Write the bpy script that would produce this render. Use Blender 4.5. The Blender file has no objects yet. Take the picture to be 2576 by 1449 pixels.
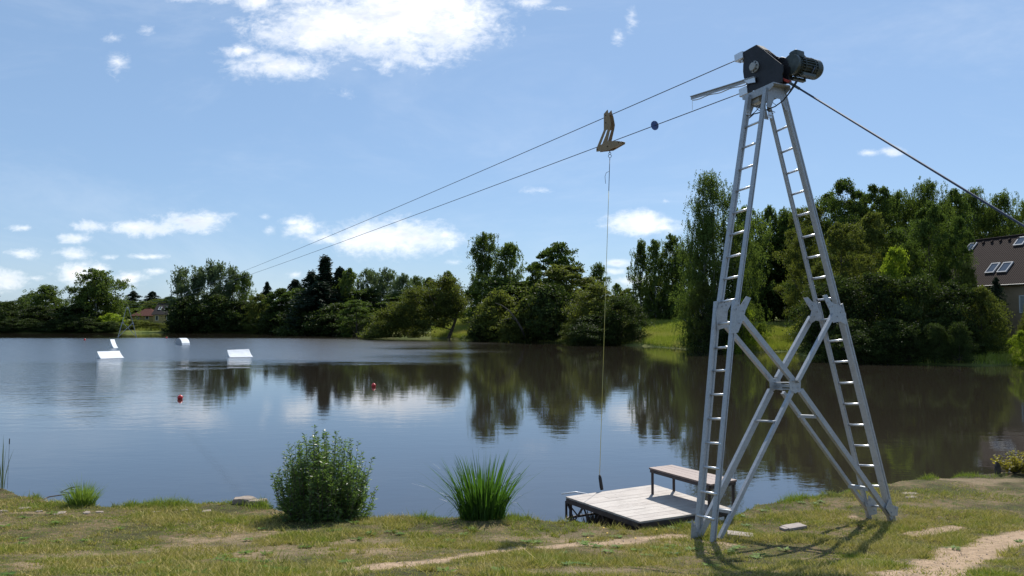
# Wakeboard cable tower on the bank of a pond
AMP_CALM = .0065; AMP_RUF = .22
SUN_E = 5.0; SKY_S = .085; SKY_AIR = 1.0; SKY_DUST = .35; SKY_OZ = 2.5; SKY_TINT = (.88, .96, 1.10); CLB = 13.; EXPO = 0.27; DRY0 = -.68; DRY1 = .42
import bpy, math, random
import numpy as np
from mathutils import Vector as V, Matrix
R = math.radians
rng = np.random.default_rng(7)
random.seed(7)
scn = bpy.context.scene
COL = scn.collection
PI = math.pi

# ------------------------------------------------------------------ camera
F = 1946.0; CX = 1288.0; CY = 724.5; PITCH = math.atan(76.5 / F); CAMZ = 4.0
cam = bpy.data.objects.new('camera', bpy.data.cameras.new('camera'))
COL.objects.link(cam)
cam.location = (0, 0, CAMZ); cam.rotation_euler = (PI / 2 + PITCH, 0, 0)
cam.data.sensor_width = 36; cam.data.lens = F / 2576 * 36
cam.data.clip_end = 20000; cam.data.clip_start = 0.05
scn.camera = cam

def ray(px, py):
    xc = (px - CX) / F; yc = (CY - py) / F
    c, s = math.cos(PITCH), math.sin(PITCH)
    return V((xc, c - yc * s, s + yc * c))

def at(px, py, Y):            # point seen at that pixel at forward distance Y
    d = ray(px, py); return V((0, 0, CAMZ)) + d * (Y / d.y)

def at_z(px, py, z):
    d = ray(px, py); return V((0, 0, CAMZ)) + d * ((z - CAMZ) / d.z)

def on_plane(px, py, p, n):
    d = ray(px, py); o = V((0, 0, CAMZ)); return o + d * ((p - o).dot(n) / d.dot(n))

# ------------------------------------------------------------------ numpy value noise
_P = rng.random((256, 256))
def vnoise(x, y):
    xi = np.floor(x).astype(int); yi = np.floor(y).astype(int)
    fx = x - xi; fy = y - yi; fx = fx * fx * (3 - 2 * fx); fy = fy * fy * (3 - 2 * fy)
    g = lambda a, b: _P[a % 256, b % 256]
    return (g(xi, yi) * (1 - fx) + g(xi + 1, yi) * fx) * (1 - fy) + (g(xi, yi + 1) * (1 - fx) + g(xi + 1, yi + 1) * fx) * fy
def fbm(x, y, o=4):
    s = 0; a = .5
    for i in range(o):
        s = s + a * vnoise(x + 17.3 * i, y - 9.1 * i); x = x * 2.03; y = y * 2.03; a *= .5
    return s
def sst(a, b, x):
    t = np.clip((x - a) / (b - a), 0, 1); return t * t * (3 - 2 * t)

# ------------------------------------------------------------------ terrain
zn_y = [-400, -30, 0, 3, 4.5, 6.6, 7.5, 8.7, 9.9, 11.8, 14, 17]
zn_z = [5.0, 3.4, 2.45, 2.25, 2.12, 1.82, 1.62, 1.36, 1.18, .99, .90, .86]
LIP = [(-900, 1180), (-300, 1215), (0, 1228), (60, 1245), (110, 1262), (180, 1268), (300, 1275), (400, 1270), (500, 1268), (600, 1262), (680, 1275),
       (800, 1300), (900, 1303), (1100, 1303), (1300, 1306), (1440, 1312), (1520, 1322), (1600, 1330), (1700, 1330), (1800, 1312), (1870, 1292), (1900, 1272),
       (2000, 1258), (2100, 1246), (2180, 1225), (2300, 1204), (2400, 1195), (2480, 1192), (2576, 1188), (3000, 1165), (3800, 1140)]
def zland(y): return np.interp(y, zn_y, zn_z)
_lr = []; _ly = []
for px, py in LIP:
    Y = 12.
    for _ in range(12):
        z = float(zland(Y)); p = at_z(px, py, z); Y = p.y
    _lr.append(p.x / p.y); _ly.append(p.y)
FAR = [(-1500, 839), (0, 838), (300, 838), (500, 836.5), (640, 838), (800, 841), (920, 845), (1000, 848), (1100, 851), (1180, 855), (1300, 859), (1400, 862),
       (1520, 866), (1618, 870), (1734, 879), (1905, 886), (1981, 884), (2045, 900), (2156, 913), (2350, 918), (2496, 921), (2568, 914), (2700, 925), (3200, 960)]
_fr = [at_z(a, b, 0).x / at_z(a, b, 0).y for a, b in FAR]; _fy = [at_z(a, b, 0).y for a, b in FAR]
def y_near(r): return np.interp(r, _lr, _ly)
def y_far(r):
    f = np.interp(r, _fr, _fy); n = y_near(r)
    k = sst(1.0, 1.5, np.abs(r)); return f * (1 - k) + (n - 1) * k
def terrain(x, y):
    x = np.asarray(x, float); y = np.asarray(y, float)
    ys = np.where(y < .5, .5, y); r = x / ys
    yn = y_near(r) + (fbm(x * 1.3, y * 1.3, 3) - .45) * .5; yf = y_far(r) + (fbm(x * .15 + 40, y * .15, 3) - .45) * 5
    land = zland(np.minimum(y, 17)) + (fbm(x * .9 + 5, y * .9, 4) - .46) * .10 + (fbm(x * 5, y * 5 + 9, 3) - .44) * .03
    e = y - yn
    lake = land * (1 - sst(0, 1.0, e)) + (-.9) * sst(0, 1.0, e) - .8 * sst(1, 12, e)
    g = y - yf
    bank = .35 * sst(-.5, 1.5, g) + .6 * sst(1, 8, g) + 2.8 * sst(6, 40, g) + (fbm(x * .05, y * .05, 4) - .45) * 2.2 * sst(5, 60, g)
    bank = bank + sst(400, 3500, g) * 40 * fbm(x * .0009 + 3, y * .0009, 3)
    lake2 = np.where(g > -6, np.maximum(lake, -1.7 + 1.7 * sst(-6, 0, g)), lake)
    z = np.where(e < 0, land, lake2)
    z = np.where((g > 0) & (e > 0), bank, z)
    z = np.where((g > 0) & (e > 0) & (yf < yn + 6), np.maximum(z, land * .9), z)
    z = np.where(y < .5, land, z)
    return z
def tz(x, y): return float(terrain(np.array([x]), np.array([y]))[0])
def gpt(px, py):
    d = ray(px, py); o = V((0, 0, CAMZ)); t = 4.0
    while t < 400:
        p = o + d * t
        if tz(p.x, p.y) > p.z: break
        t += .03 if t < 30 else .5
    return p

# ------------------------------------------------------------------ object helpers
ORG = {}
def tag(o, label=None, cat=None, group=None, kind=None):
    if label: o['label'] = label
    if cat: o['category'] = cat
    if group: o['group'] = group
    if kind: o['kind'] = kind
    return o
def empty(name, loc, label, cat, group=None):
    o = bpy.data.objects.new(name, None); COL.objects.link(o); o.location = loc
    o.empty_display_size = .1
    ORG[o.name] = V(loc); return tag(o, label, cat, group)
def link_mesh(name, me, mat, parent=None, org=None):
    if mat is not None and not me.materials: me.materials.append(mat)
    o = bpy.data.objects.new(name, me); COL.objects.link(o)
    if parent is not None: o.parent = parent
    ORG[o.name] = V(org) if org is not None else (ORG[parent.name] if parent is not None else V((0, 0, 0)))
    return o
class MB:
    def __init__(s): s.v = []; s.f = []
    def add(s, vs, fs):
        b = len(s.v); s.v += [V(q) for q in vs]; s.f += [[i + b for i in f] for f in fs]; return s
    def box8(s, c):           # 8 corners: bottom 4 then top 4
        return s.add(c, [(3, 2, 1, 0), (4, 5, 6, 7), (0, 1, 5, 4), (1, 2, 6, 5), (2, 3, 7, 6), (3, 0, 4, 7)])
    def box(s, c, x, y, z):   # centre and three half-axis vectors
        c, x, y, z = V(c), V(x), V(y), V(z)
        return s.box8([c - x - y - z, c + x - y - z, c + x + y - z, c - x + y - z, c - x - y + z, c + x - y + z, c + x + y + z, c - x + y + z])
    def prism(s, pts, ext):   # polygon extruded by a vector
        n = len(pts); pts = [V(p) for p in pts]; e = V(ext)
        return s.add(pts + [p + e for p in pts], [list(range(n))[::-1], list(range(n, 2 * n))] + [(i, (i + 1) % n, (i + 1) % n + n, i + n) for i in range(n)])
    def beam(s, a, b, prof, side):   # profile (list of 2D) swept from a to b; side = direction of profile x
        a, b = V(a), V(b); d = (b - a).normalized(); x = (V(side) - d * V(side).dot(d)).normalized(); y = d.cross(x)
        return s.prism([a + x * p[0] + y * p[1] for p in prof], b - a)
    def tube(s, pts, r, n=8, cap=True):
        pts = [V(p) for p in pts]; rs = r if isinstance(r, (list, tuple)) else [r] * len(pts)
        vs = []; fs = []; px = None
        for i, p in enumerate(pts):
            d = (pts[min(i + 1, len(pts) - 1)] - pts[max(i - 1, 0)]).normalized()
            x = px if px is not None else (V((1, 0, 0)) if abs(d.x) < .8 else V((0, 1, 0)))
            x = (x - d * x.dot(d)).normalized(); px = x; y = d.cross(x)
            for k in range(n):
                t = 2 * PI * k / n; vs.append(p + (x * math.cos(t) + y * math.sin(t)) * rs[i])
        for i in range(len(pts) - 1):
            for k in range(n):
                a = i * n + k; b = i * n + (k + 1) % n; fs.append((a, b, b + n, a + n))
        if cap: fs += [list(range(n))[::-1], list(range((len(pts) - 1) * n, len(pts) * n))]
        return s.add(vs, fs)
    def build(s, name, mat, parent=None, org=None, smooth=False, bevel=0):
        o0 = V(org) if org is not None else (ORG[parent.name] if parent is not None else V((0, 0, 0)))
        me = bpy.data.meshes.new(name); me.from_pydata([v - o0 for v in s.v], [], s.f); me.update()
        if smooth: me.shade_smooth()
        o = link_mesh(name, me, mat, parent, o0)
        if parent is None: o.location = o0
        if bevel:
            m = o.modifiers.new('bevel', 'BEVEL'); m.width = bevel; m.segments = 2; m.limit_method = 'ANGLE'
        return o
def np_mesh(name, verts, nper):   # verts (N*nper,3): every nper vertices are one face
    me = bpy.data.meshes.new(name); n = len(verts) // nper
    me.vertices.add(len(verts)); me.vertices.foreach_set('co', verts.astype(np.float32).ravel())
    me.loops.add(len(verts)); me.loops.foreach_set('vertex_index', np.arange(len(verts), dtype=np.int32))
    me.polygons.add(n); me.polygons.foreach_set('loop_start', np.arange(0, n * nper, nper, dtype=np.int32))
    me.update(calc_edges=True); return me

# ------------------------------------------------------------------ materials
class NT:
    def __init__(s, name, world=False):
        if world: s.t = world.node_tree; s.t.nodes.clear()
        else:
            s.m = bpy.data.materials.new(name); s.m.use_nodes = True; s.t = s.m.node_tree; s.t.nodes.clear()
    def n(s, typ, ins=None, **kw):
        nd = s.t.nodes.new(typ)
        for k, v in kw.items(): setattr(nd, k, v)
        for k, v in (ins or {}).items():
            sk = nd.inputs[k]
            if isinstance(v, bpy.types.NodeSocket): s.t.links.new(v, sk)
            elif isinstance(v, bpy.types.Node): s.t.links.new(v.outputs[0], sk)
            else: sk.default_value = v
        return nd
    def math(s, op, a, b=0., c=None, clamp=False):
        ins = {0: a, 1: b}
        if c is not None: ins[2] = c
        return s.n('ShaderNodeMath', ins, operation=op, use_clamp=clamp).outputs[0]
    def mix(s, f, a, b, blend='MIX'):
        return s.n('ShaderNodeMix', {0: f, 6: a, 7: b}, data_type='RGBA', blend_type=blend).outputs[2]
    def noise(s, vec, scale, detail=3, rough=.5, dist=0):
        ins = {'Scale': scale, 'Detail': detail, 'Roughness': rough, 'Distortion': dist}
        if vec is not None: ins['Vector'] = vec
        return s.n('ShaderNodeTexNoise', ins).outputs[0]
    def ss(s, a, b, x):
        return s.n('ShaderNodeMapRange', {'Value': x, 'From Min': a, 'From Max': b}, interpolation_type='SMOOTHSTEP').outputs[0]
    def pos(s): return s.n('ShaderNodeNewGeometry').outputs['Position']
    def obj(s): return s.n('ShaderNodeTexCoord').outputs['Object']
    def bump(s, h, strength, dist): return s.n('ShaderNodeBump', {'Height': h, 'Strength': strength, 'Distance': dist}).outputs[0]
    def out(s, sh): s.n('ShaderNodeOutputMaterial', {0: sh}); return s.m
def c4(*c): return (c[0], c[1], c[2], 1)
def simple(name, c1, c2=None, scale=8, rough=.6, metal=0, bump=0, bscale=40, detail=4, spec=.5):
    t = NT(name); v = t.obj()
    col = c4(*c1) if c2 is None else t.mix(t.ss(.35, .65, t.noise(v, scale, detail, .6)), c4(*c1), c4(*c2))
    ins = {'Base Color': col, 'Roughness': rough, 'Metallic': metal, 'Specular IOR Level': spec}
    if bump: ins['Normal'] = t.bump(t.noise(v, bscale, 4, .6), 1, bump)
    return t.out(t.n('ShaderNodeBsdfPrincipled', ins))
def leaf_mat(name, dark, light, trans=.45, rough=.6, nscale=.5, spec=.1, tcol=None):
    t = NT(name); v = t.obj()
    isl = t.n('ShaderNodeNewGeometry').outputs['Random Per Island']
    orn = t.n('ShaderNodeObjectInfo').outputs['Random']
    f = t.math('ADD', t.math('MULTIPLY', isl, .55), t.math('MULTIPLY', t.noise(v, nscale, 2), .7))
    f = t.math('ADD', f, t.math('MULTIPLY', t.math('SUBTRACT', orn, .5), .35), clamp=True)
    col = t.mix(t.ss(.2, 1.0, f), c4(*dark), c4(*light))
    p = t.n('ShaderNodeBsdfPrincipled', {'Base Color': col, 'Roughness': rough, 'Specular IOR Level': spec})
    tc = t.mix(.5, col, c4(*(tcol or [light[0] * 1.5, light[1] * 1.6, light[2] * .6])))
    tr = t.n('ShaderNodeBsdfTranslucent', {'Color': tc})
    return t.out(t.n('ShaderNodeMixShader', {0: trans, 1: p.outputs[0], 2: tr.outputs[0]}).outputs[0])
def galv(name, a, b, rough=.42, metal=.55):
    t = NT(name); v = t.obj()
    vo = t.n('ShaderNodeTexVoronoi', {'Vector': v, 'Scale': 55.}).outputs['Color']
    sp = t.n('ShaderNodeSeparateColor', {0: vo}).outputs[0]
    n = t.noise(v, 6, 5, .65)
    col = t.mix(t.math('ADD', t.math('MULTIPLY', sp, .35), t.math('MULTIPLY', n, .65)), c4(*a), c4(*b))
    st = t.ss(.60, .72, t.noise(v, 2.3, 6, .7)); col = t.mix(t.math('MULTIPLY', st, .6), col, c4(.19, .165, .145))
    return t.out(t.n('ShaderNodeBsdfPrincipled', {'Base Color': col, 'Roughness': t.math('ADD', t.math('MULTIPLY', n, .3), rough - .12), 'Metallic': metal,
                     'Normal': t.bump(t.noise(v, 30, 4), .5, .002)}))
M = {}
M['galv'] = galv('galvanised_steel', (.255, .275, .30), (.48, .50, .525), .45, .35)
M['steel'] = galv('bright_steel', (.55, .57, .6), (.75, .76, .78), .35, .8)
M['black'] = simple('dark_painted_steel', (.008, .009, .012), (.018, .018, .023), 5, .5, .2, .001)
M['rubber'] = simple('black_rubber', (.012, .012, .014), None, 5, .6)
M['motor'] = simple('grey_green_motor_paint', (.035, .048, .045), (.075, .09, .085), 6, .45, .1)
M['boxgrey'] = simple('grey_plastic', (.34, .35, .35), (.42, .43, .42), 6, .5)
M['yellow'] = simple('ochre_carrier_plate', (.23, .15, .06), (.27, .18, .08), 9, .5)
M['cable'] = simple('steel_cable', (.06, .075, .10), (.10, .12, .16), 30, .5, .5)
M['rope_blue'] = simple('dark_blue_rope', (.02, .035, .07), (.05, .07, .12), 60, .7)
M['rope_y'] = simple('yellow_rope', (.55, .42, .06), (.40, .38, .16), 3, .7)
M['blue'] = simple('blue_disc', (.03, .07, .22), (.05, .10, .28), 8, .5)
M['red_strap'] = simple('red_strap', (.45, .05, .03), (.3, .03, .02), 12, .7)
M['white'] = simple('white_gelcoat', (.78, .79, .80), (.68, .69, .70), 2, .35)
M['buoy'] = simple('red_buoy', (.62, .035, .03), (.5, .02, .02), 4, .3)
M['fr_dark'] = simple('dark_brown_steel', (.035, .028, .032), (.06, .045, .045), 8, .6, .1, .001)
M['stone'] = simple('pale_stone', (.30, .24, .19), (.19, .155, .13), 6, .9, 0, .006, 25)
M['brick'] = simple('concrete_slab', (.34, .29, .26), (.27, .23, .20), 9, .9, 0, .004, 40)
M['wood_dead'] = simple('dead_wood', (.03, .025, .022), (.07, .055, .045), 9, .9, 0, .004)
M['bark'] = simple('bark', (.05, .04, .03), (.11, .09, .07), 3, .95, 0, .02, 8)
M['birchbark'] = simple('birch_bark', (.35, .34, .32), (.06, .055, .05), 2.2, .9, 0, .01, 8)
M['lf_birch'] = leaf_mat('birch_leaves', (.016, .030, .011), (.12, .165, .042), .45)
M['lf_broad'] = leaf_mat('broad_leaves', (.012, .022, .008), (.090, .132, .030), .42)
M['lf_olive'] = leaf_mat('olive_leaves', (.032, .044, .014), (.130, .148, .034), .44)
M['lf_shade'] = leaf_mat('shade_darkened_leaves', (.009, .016, .007), (.062, .088, .022), .3)  # bush leaves darkened to paint in the taller trees' shade, no separate species
M['lf_willow'] = leaf_mat('spreading_willow_leaves', (.028, .045, .010), (.18, .23, .035), .45)
M['lf_bright2'] = leaf_mat('weed_leaves', (.05, .10, .015), (.16, .25, .035), .3)
M['lf_bright'] = leaf_mat('bright_leaves', (.07, .11, .014), (.26, .33, .035), .5)
M['lf_grey'] = leaf_mat('willow_leaves', (.060, .085, .045), (.125, .165, .085), .4)
M['lf_con'] = leaf_mat('conifer_needles', (.014, .026, .016), (.030, .050, .026), .15)
M['lf_shrub'] = leaf_mat('shrub_leaves', (.034, .066, .018), (.19, .285, .085), .4, .38, 3, .35)
M['lf_iris'] = leaf_mat('iris_blades', (.020, .055, .012), (.070, .15, .022), .45, .35, 2, .5)
M['lf_tuft'] = leaf_mat('tuft_blades', (.06, .11, .02), (.17, .24, .05), .45, .4, 2, .4)
M['lf_dry'] = leaf_mat('reed_blades', (.06, .09, .05), (.13, .16, .09), .3, .5, 2, .4)
M['lf_yell'] = leaf_mat('yellowing_leaves', (.12, .14, .02), (.33, .27, .04), .45, .45, 4, .3)
M['dand'] = simple('dandelion_yellow', (.8, .5, .01), None, 3, .6)
# ------------------------------------------------------------------ ground sheet
def dirtmask(x, y):
    # worn sand track and bare patches; world coordinates
    d = np.zeros_like(x)
    for line, w, st in DIRT:
        best = np.full_like(x, 99.)
        for (a, b) in zip(line[:-1], line[1:]):
            ax, ay = a; bx, by = b; L2 = (bx - ax) ** 2 + (by - ay) ** 2
            t = np.clip(((x - ax) * (bx - ax) + (y - ay) * (by - ay)) / L2, 0, 1)
            best = np.minimum(best, np.hypot(x - ax - t * (bx - ax), y - ay - t * (by - ay)))
        n = (fbm(x * 1.6 + 3, y * 1.6 + 8, 4) - .46) * 1.6
        d = np.maximum(d, st - st * sst(w * .5, w * 1.15, best + n * w * .9))
    p = sst(.56, .68, fbm(x * .55 + 31, y * 1.1 + 12, 4)) * .45
    return np.clip(np.maximum(d, p), 0, 1)
DIRT = []
for pts, w, st in [([(760, 1449), (1000, 1420), (1200, 1397), (1450, 1372), (1700, 1352)], .22, 1.),
               ([(2280, 1452), (2420, 1400), (2576, 1352), (2800, 1320)], .40, 1.),
               ([(2290, 1345), (2400, 1328)], .15, .9), ([(2000, 1318), (2150, 1300)], .06, .8),
               ([(1900, 1430), (2150, 1425)], .10, .8), ([(560, 1325), (760, 1335)], .25, .45), ([(0, 1290), (110, 1290)], .10, .6),
               ([(740, 1375), (1150, 1362), (1450, 1350)], .42, .30), ([(30, 1395), (700, 1400)], .35, .25), ([(60, 1420), (420, 1430)], .20, .4), ([(1750, 1362), (1840, 1372)], .12, .8)]:
    DIRT.append(([(gpt(a, min(b, 1449)).x, gpt(a, min(b, 1449)).y) for a, b in pts], w, st))

az = np.concatenate([np.linspace(-180, -44, 46)[:-1], np.linspace(-44, 44, 470), np.linspace(44, 180, 46)[1:]])
rad = np.concatenate([[.3, 1, 2, 3, 4, 5], np.arange(5.5, 19, .075), np.geomspace(19.2, 50, 16), np.arange(52, 290, 2.0), np.geomspace(295, 9000, 26)])
A, RR = np.meshgrid(np.radians(az), rad, indexing='ij')
GX = RR * np.sin(A); GY = RR * np.cos(A); GZ = terrain(GX, GY)
nA, nR = A.shape
me = bpy.data.meshes.new('ground')
co = np.stack([GX, GY, GZ], -1).reshape(-1, 3)
co = np.vstack([co, [[0, 0, 2.45]]])
i, j = np.meshgrid(np.arange(nA - 1), np.arange(nR - 1), indexing='ij')
q = np.stack([i * nR + j, i * nR + j + 1, (i + 1) * nR + j + 1, (i + 1) * nR + j], -1).reshape(-1, 4)
faces = [tuple(r) for r in q[:, ::-1].tolist()]
me.from_pydata(co.tolist(), [], faces)
me.update(); me.shade_smooth()
at_ = me.attributes.new('dirt', 'FLOAT', 'POINT')
dv = np.zeros(len(co)); near = (np.hypot(co[:, 0], co[:, 1]) < 30)
dv[near] = dirtmask(co[near, 0], co[near, 1]); at_.data.foreach_set('value', dv.astype(np.float32))
t = NT('ground_soil_and_turf'); P = t.pos()
dn = t.n('ShaderNodeAttribute', attribute_name='dirt').outputs['Fac']
n1 = t.noise(P, .9, 5, .6); n2 = t.noise(P, 9, 5, .65); n3 = t.noise(P, 60, 4, .6)
turf = t.mix(t.ss(.40, .60, n1), c4(.045, .042, .018), c4(.16, .115, .066))
turf = t.mix(t.ss(.45, .62, n2), turf, c4(.065, .075, .022))
sand = t.mix(t.ss(.35, .68, n2), c4(.40, .285, .19), c4(.26, .185, .12))
sand = t.mix(t.ss(.52, .7, n3), sand, c4(.46, .35, .25))
col = t.mix(t.math('ADD', dn, t.math('MULTIPLY', t.math('SUBTRACT', n3, .5), .5), clamp=True), turf, sand)
yy = t.n('ShaderNodeSeparateXYZ', {0: P}).outputs[1]
far = t.ss(30, 60, yy)
fargrass = t.mix(t.ss(.35, .65, t.noise(P, .12, 4)), c4(.085, .115, .024), c4(.15, .15, .045))
col = t.mix(far, col, fargrass)
g = t.n('ShaderNodeBsdfPrincipled', {'Base Color': col, 'Roughness': .95, 'Specular IOR Level': .1,
        'Normal': t.bump(t.math('ADD', n2, t.math('MULTIPLY', n3, .6)), .8, .03)})
M['ground'] = t.out(g)
gnd = link_mesh('ground', me, M['ground']); tag(gnd, kind='structure')

# ------------------------------------------------------------------ water
t = NT('lake_water'); P = t.pos()
sx = t.n('ShaderNodeSeparateXYZ', {0: P}); X, Y = sx.outputs[0], sx.outputs[1]
mp = t.n('ShaderNodeMapping', {'Vector': P, 'Rotation': (0, 0, R(-14)), 'Scale': (.55, 1.0, 1)}).outputs[0]
w1 = t.noise(mp, 1.3, 2, .5); w2 = t.noise(mp, 4.5, 3, .55); w3 = t.noise(mp, .35, 2, .5)
calm = t.math('ADD', t.math('MULTIPLY', w1, .5), t.math('MULTIPLY', w2, .22))
# wind-ruffled patch on the open, left part of the lake
pn = t.noise(t.n('ShaderNodeMapping', {'Vector': P, 'Scale': (.022, .045, 1)}).outputs[0], 1, 4, .6)
pnn = t.math('MULTIPLY', t.math('SUBTRACT', pn, .5), 60)
ratio = t.math('DIVIDE', X, Y)
Yn = t.math('ADD', Y, pnn)
band = t.math('MULTIPLY', t.ss(60, 78, Yn), t.math('SUBTRACT', 1, t.ss(148, 166, t.math('ADD', Y, t.math('MULTIPLY', pnn, .12)))))
side = t.math('SUBTRACT', 1, t.ss(-.22, .02, t.math('ADD', ratio, t.math('MULTIPLY', t.math('SUBTRACT', pn, .5), .5))))
left = t.math('MULTIPLY', t.math('SUBTRACT', 1, t.ss(-.62, -.36, ratio)), t.math('MULTIPLY', t.ss(22, 50, Yn), t.math('SUBTRACT', 1, t.ss(150, 165, Y))))
ruff = t.math('MAXIMUM', t.math('MULTIPLY', band, side), t.math('MULTIPLY', left, .55))
amp = t.math('ADD', AMP_CALM, t.math('MULTIPLY', ruff, AMP_RUF))
h = t.math('MULTIPLY', calm, amp)
nb = t.n('ShaderNodeBump', {'Height': h, 'Strength': 1., 'Distance': 1.}).outputs[0]
col = t.mix(t.noise(P, .05, 3), c4(.024, .020, .015), c4(.032, .026, .019))
M['water'] = t.out(t.n('ShaderNodeBsdfPrincipled', {'Base Color': col, 'Roughness': t.math('ADD', .03, t.math('MULTIPLY', ruff, .19)), 'IOR': 2.05, 'Specular Tint': c4(.86, .94, 1.0), 'Normal': nb}))
mb = MB(); n = 64
pts = [V((-20 + 420 * math.cos(2 * PI * k / n), 130 + 420 * math.sin(2 * PI * k / n), 0)) for k in range(n)]
pts = [V((-330, 5, 0)), V((200, 5, 0)), V((260, 300, 0)), V((-420, 300, 0))]
mb.add(pts, [tuple(range(4))]); w = mb.build('water', M['water']); tag(w, kind='structure')

# ------------------------------------------------------------------ blades
def blades(px, py, pz, hgt, wid, lean, nseg=1, yaw=None):
    """bent blades: returns vertex array of quads/tris. arrays of N."""
    n = len(px); a = rng.random(n) * 2 * PI if yaw is None else yaw
    lx = np.cos(a) * lean; ly = np.sin(a) * lean
    b = rng.random(n) * PI; sxv = np.cos(b); syv = np.sin(b)
    base = np.stack([px, py, pz], -1)
    out = []
    prevL = prevR = None
    for k in range(nseg + 1):
        f = k / nseg; w = wid * (1 - f ** 1.6) * .5
        c = base + np.stack([lx * f ** 1.7, ly * f ** 1.7, hgt * (f - .25 * f ** 2 * np.minimum(lean / np.maximum(hgt, .01), 1.6) ** 2)], -1)
        Lp = c + np.stack([sxv * w, syv * w, 0 * w], -1); Rp = c - np.stack([sxv * w, syv * w, 0 * w], -1)
        if prevL is not None:
            if k == nseg: out.append(np.stack([prevL, prevR, c, c + 1e-5], 1).reshape(-1, 3))
            else: out.append(np.stack([prevL, prevR, Rp, Lp], 1).reshape(-1, 3))
        prevL, prevR = Lp, Rp
    return np.concatenate(out)
def tri_blades(px, py, pz, hgt, wid, lean):
    n = len(px); a = rng.random(n) * 2 * PI; b = rng.random(n) * PI
    base = np.stack([px, py, pz], -1); s = np.stack([np.cos(b), np.sin(b), 0 * b], -1) * wid[:, None] * .5
    tip = base + np.stack([np.cos(a) * lean, np.sin(a) * lean, hgt], -1)
    return np.stack([base - s, base + s, tip], 1).reshape(-1, 3)

def grass_mat(name, g1, g2, d1, d2, sc=1.0, r0=None, r1=None):
    r0 = DRY0 if r0 is None else r0; r1 = DRY1 if r1 is None else r1
    t = NT(name); P = t.pos(); isl = t.n('ShaderNodeNewGeometry').outputs['Random Per Island']
    n1 = t.noise(P, sc, 5, .6); n2 = t.noise(P, sc * 5, 3, .6)
    gr = t.mix(isl, c4(*g1), c4(*g2)); dr = t.mix(isl, c4(*d1), c4(*d2))
    f = t.math('ADD', t.math('MULTIPLY', t.math('SUBTRACT', n1, .5), 3.0), t.math('MULTIPLY', t.math('SUBTRACT', n2, .5), 1.6))
    f = t.math('ADD', f, t.math('MULTIPLY', t.math('SUBTRACT', isl, .35), .7))
    col = t.mix(t.ss(r0, r1, f), gr, dr)
    p = t.n('ShaderNodeBsdfPrincipled', {'Base Color': col, 'Roughness': .6, 'Specular IOR Level': .15})
    tr = t.n('ShaderNodeBsdfTranslucent', {'Color': t.mix(.4, col, c4(g2[0] * 1.6, g2[1] * 1.5, g2[2]))})
    return t.out(t.n('ShaderNodeMixShader', {0: .28, 1: p.outputs[0], 2: tr.outputs[0]}).outputs[0])
M['grass'] = grass_mat('lawn_blades', (.070, .115, .010), (.26, .33, .028), (.17, .14, .045), (.56, .44, .16))
M['lipgrass'] = grass_mat('bank_edge_blades', (.10, .17, .018), (.24, .33, .035), (.14, .15, .04), (.28, .25, .10), .8, -.3, .8)
M['meadow'] = grass_mat('meadow_blades', (.17, .23, .03), (.30, .36, .05), (.40, .34, .12), (.52, .44, .19), .12, -.2, 1.0)
# lawn
N = 620000
r_ = np.sqrt(rng.random(N) * (17. ** 2 - 5.6 ** 2) + 5.6 ** 2) ; r_ = 5.6 + (r_ - 5.6) * rng.random(N) ** .25
a_ = np.radians(rng.uniform(-42, 42, N)); x = r_ * np.sin(a_); y = r_ * np.cos(a_)
e = y_near(x / y) - y
dm = dirtmask(x, y); thick = fbm(x * 1.1 + 7, y * 1.1, 4)
keep = (e > -.15) & (rng.random(N) > dm * .93) & (rng.random(N) < .36 + 1.3 * sst(.34, .60, thick))
x, y, e, dm, thick = [q[keep] for q in (x, y, e, dm, thick)]
z = terrain(x, y); n = len(x)
hh = (.014 + .035 * rng.random(n) ** 2) * (.55 + 1.3 * sst(.38, .62, thick)) * (1 - .4 * dm)
tall = rng.random(n) > .985; hh[tall] *= 2.2
ntf = 900; tr_ = 5.8 + 10 * rng.random(ntf); ta = np.radians(rng.uniform(-41, 41, ntf)); tx = tr_ * np.sin(ta); ty = tr_ * np.cos(ta)
kk = (y_near(tx / ty) - ty > .05) & (fbm(tx * .8 + 3, ty * .8 + 60, 3) > .42) & (dirtmask(tx, ty) < .6); tx, ty = tx[kk], ty[kk]
ix = np.repeat(np.arange(len(tx)), 34); qx = tx[ix] + rng.normal(size=len(ix)) * .035; qy = ty[ix] + rng.normal(size=len(ix)) * .035; sc_ = rng.uniform(.6, 1.3, len(tx))[ix]
hq = (.03 + .075 * rng.random(len(ix))) * sc_; tuft = tri_blades(qx, qy, terrain(qx, qy) - .004, hq, .007 + .007 * rng.random(len(ix)), hq * (.3 + 1.1 * rng.random(len(ix))))
vs = tri_blades(x, y, z - .004, hh, .006 + .008 * rng.random(n), hh * rng.random(n) * 2.0)
vs = np.concatenate([vs, tuft])
o = link_mesh('grass', np_mesh('grass', vs, 3), M['grass']); tag(o, 'short patchy lawn of green and dried grass on the near bank', 'grass', kind='stuff')
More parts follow.
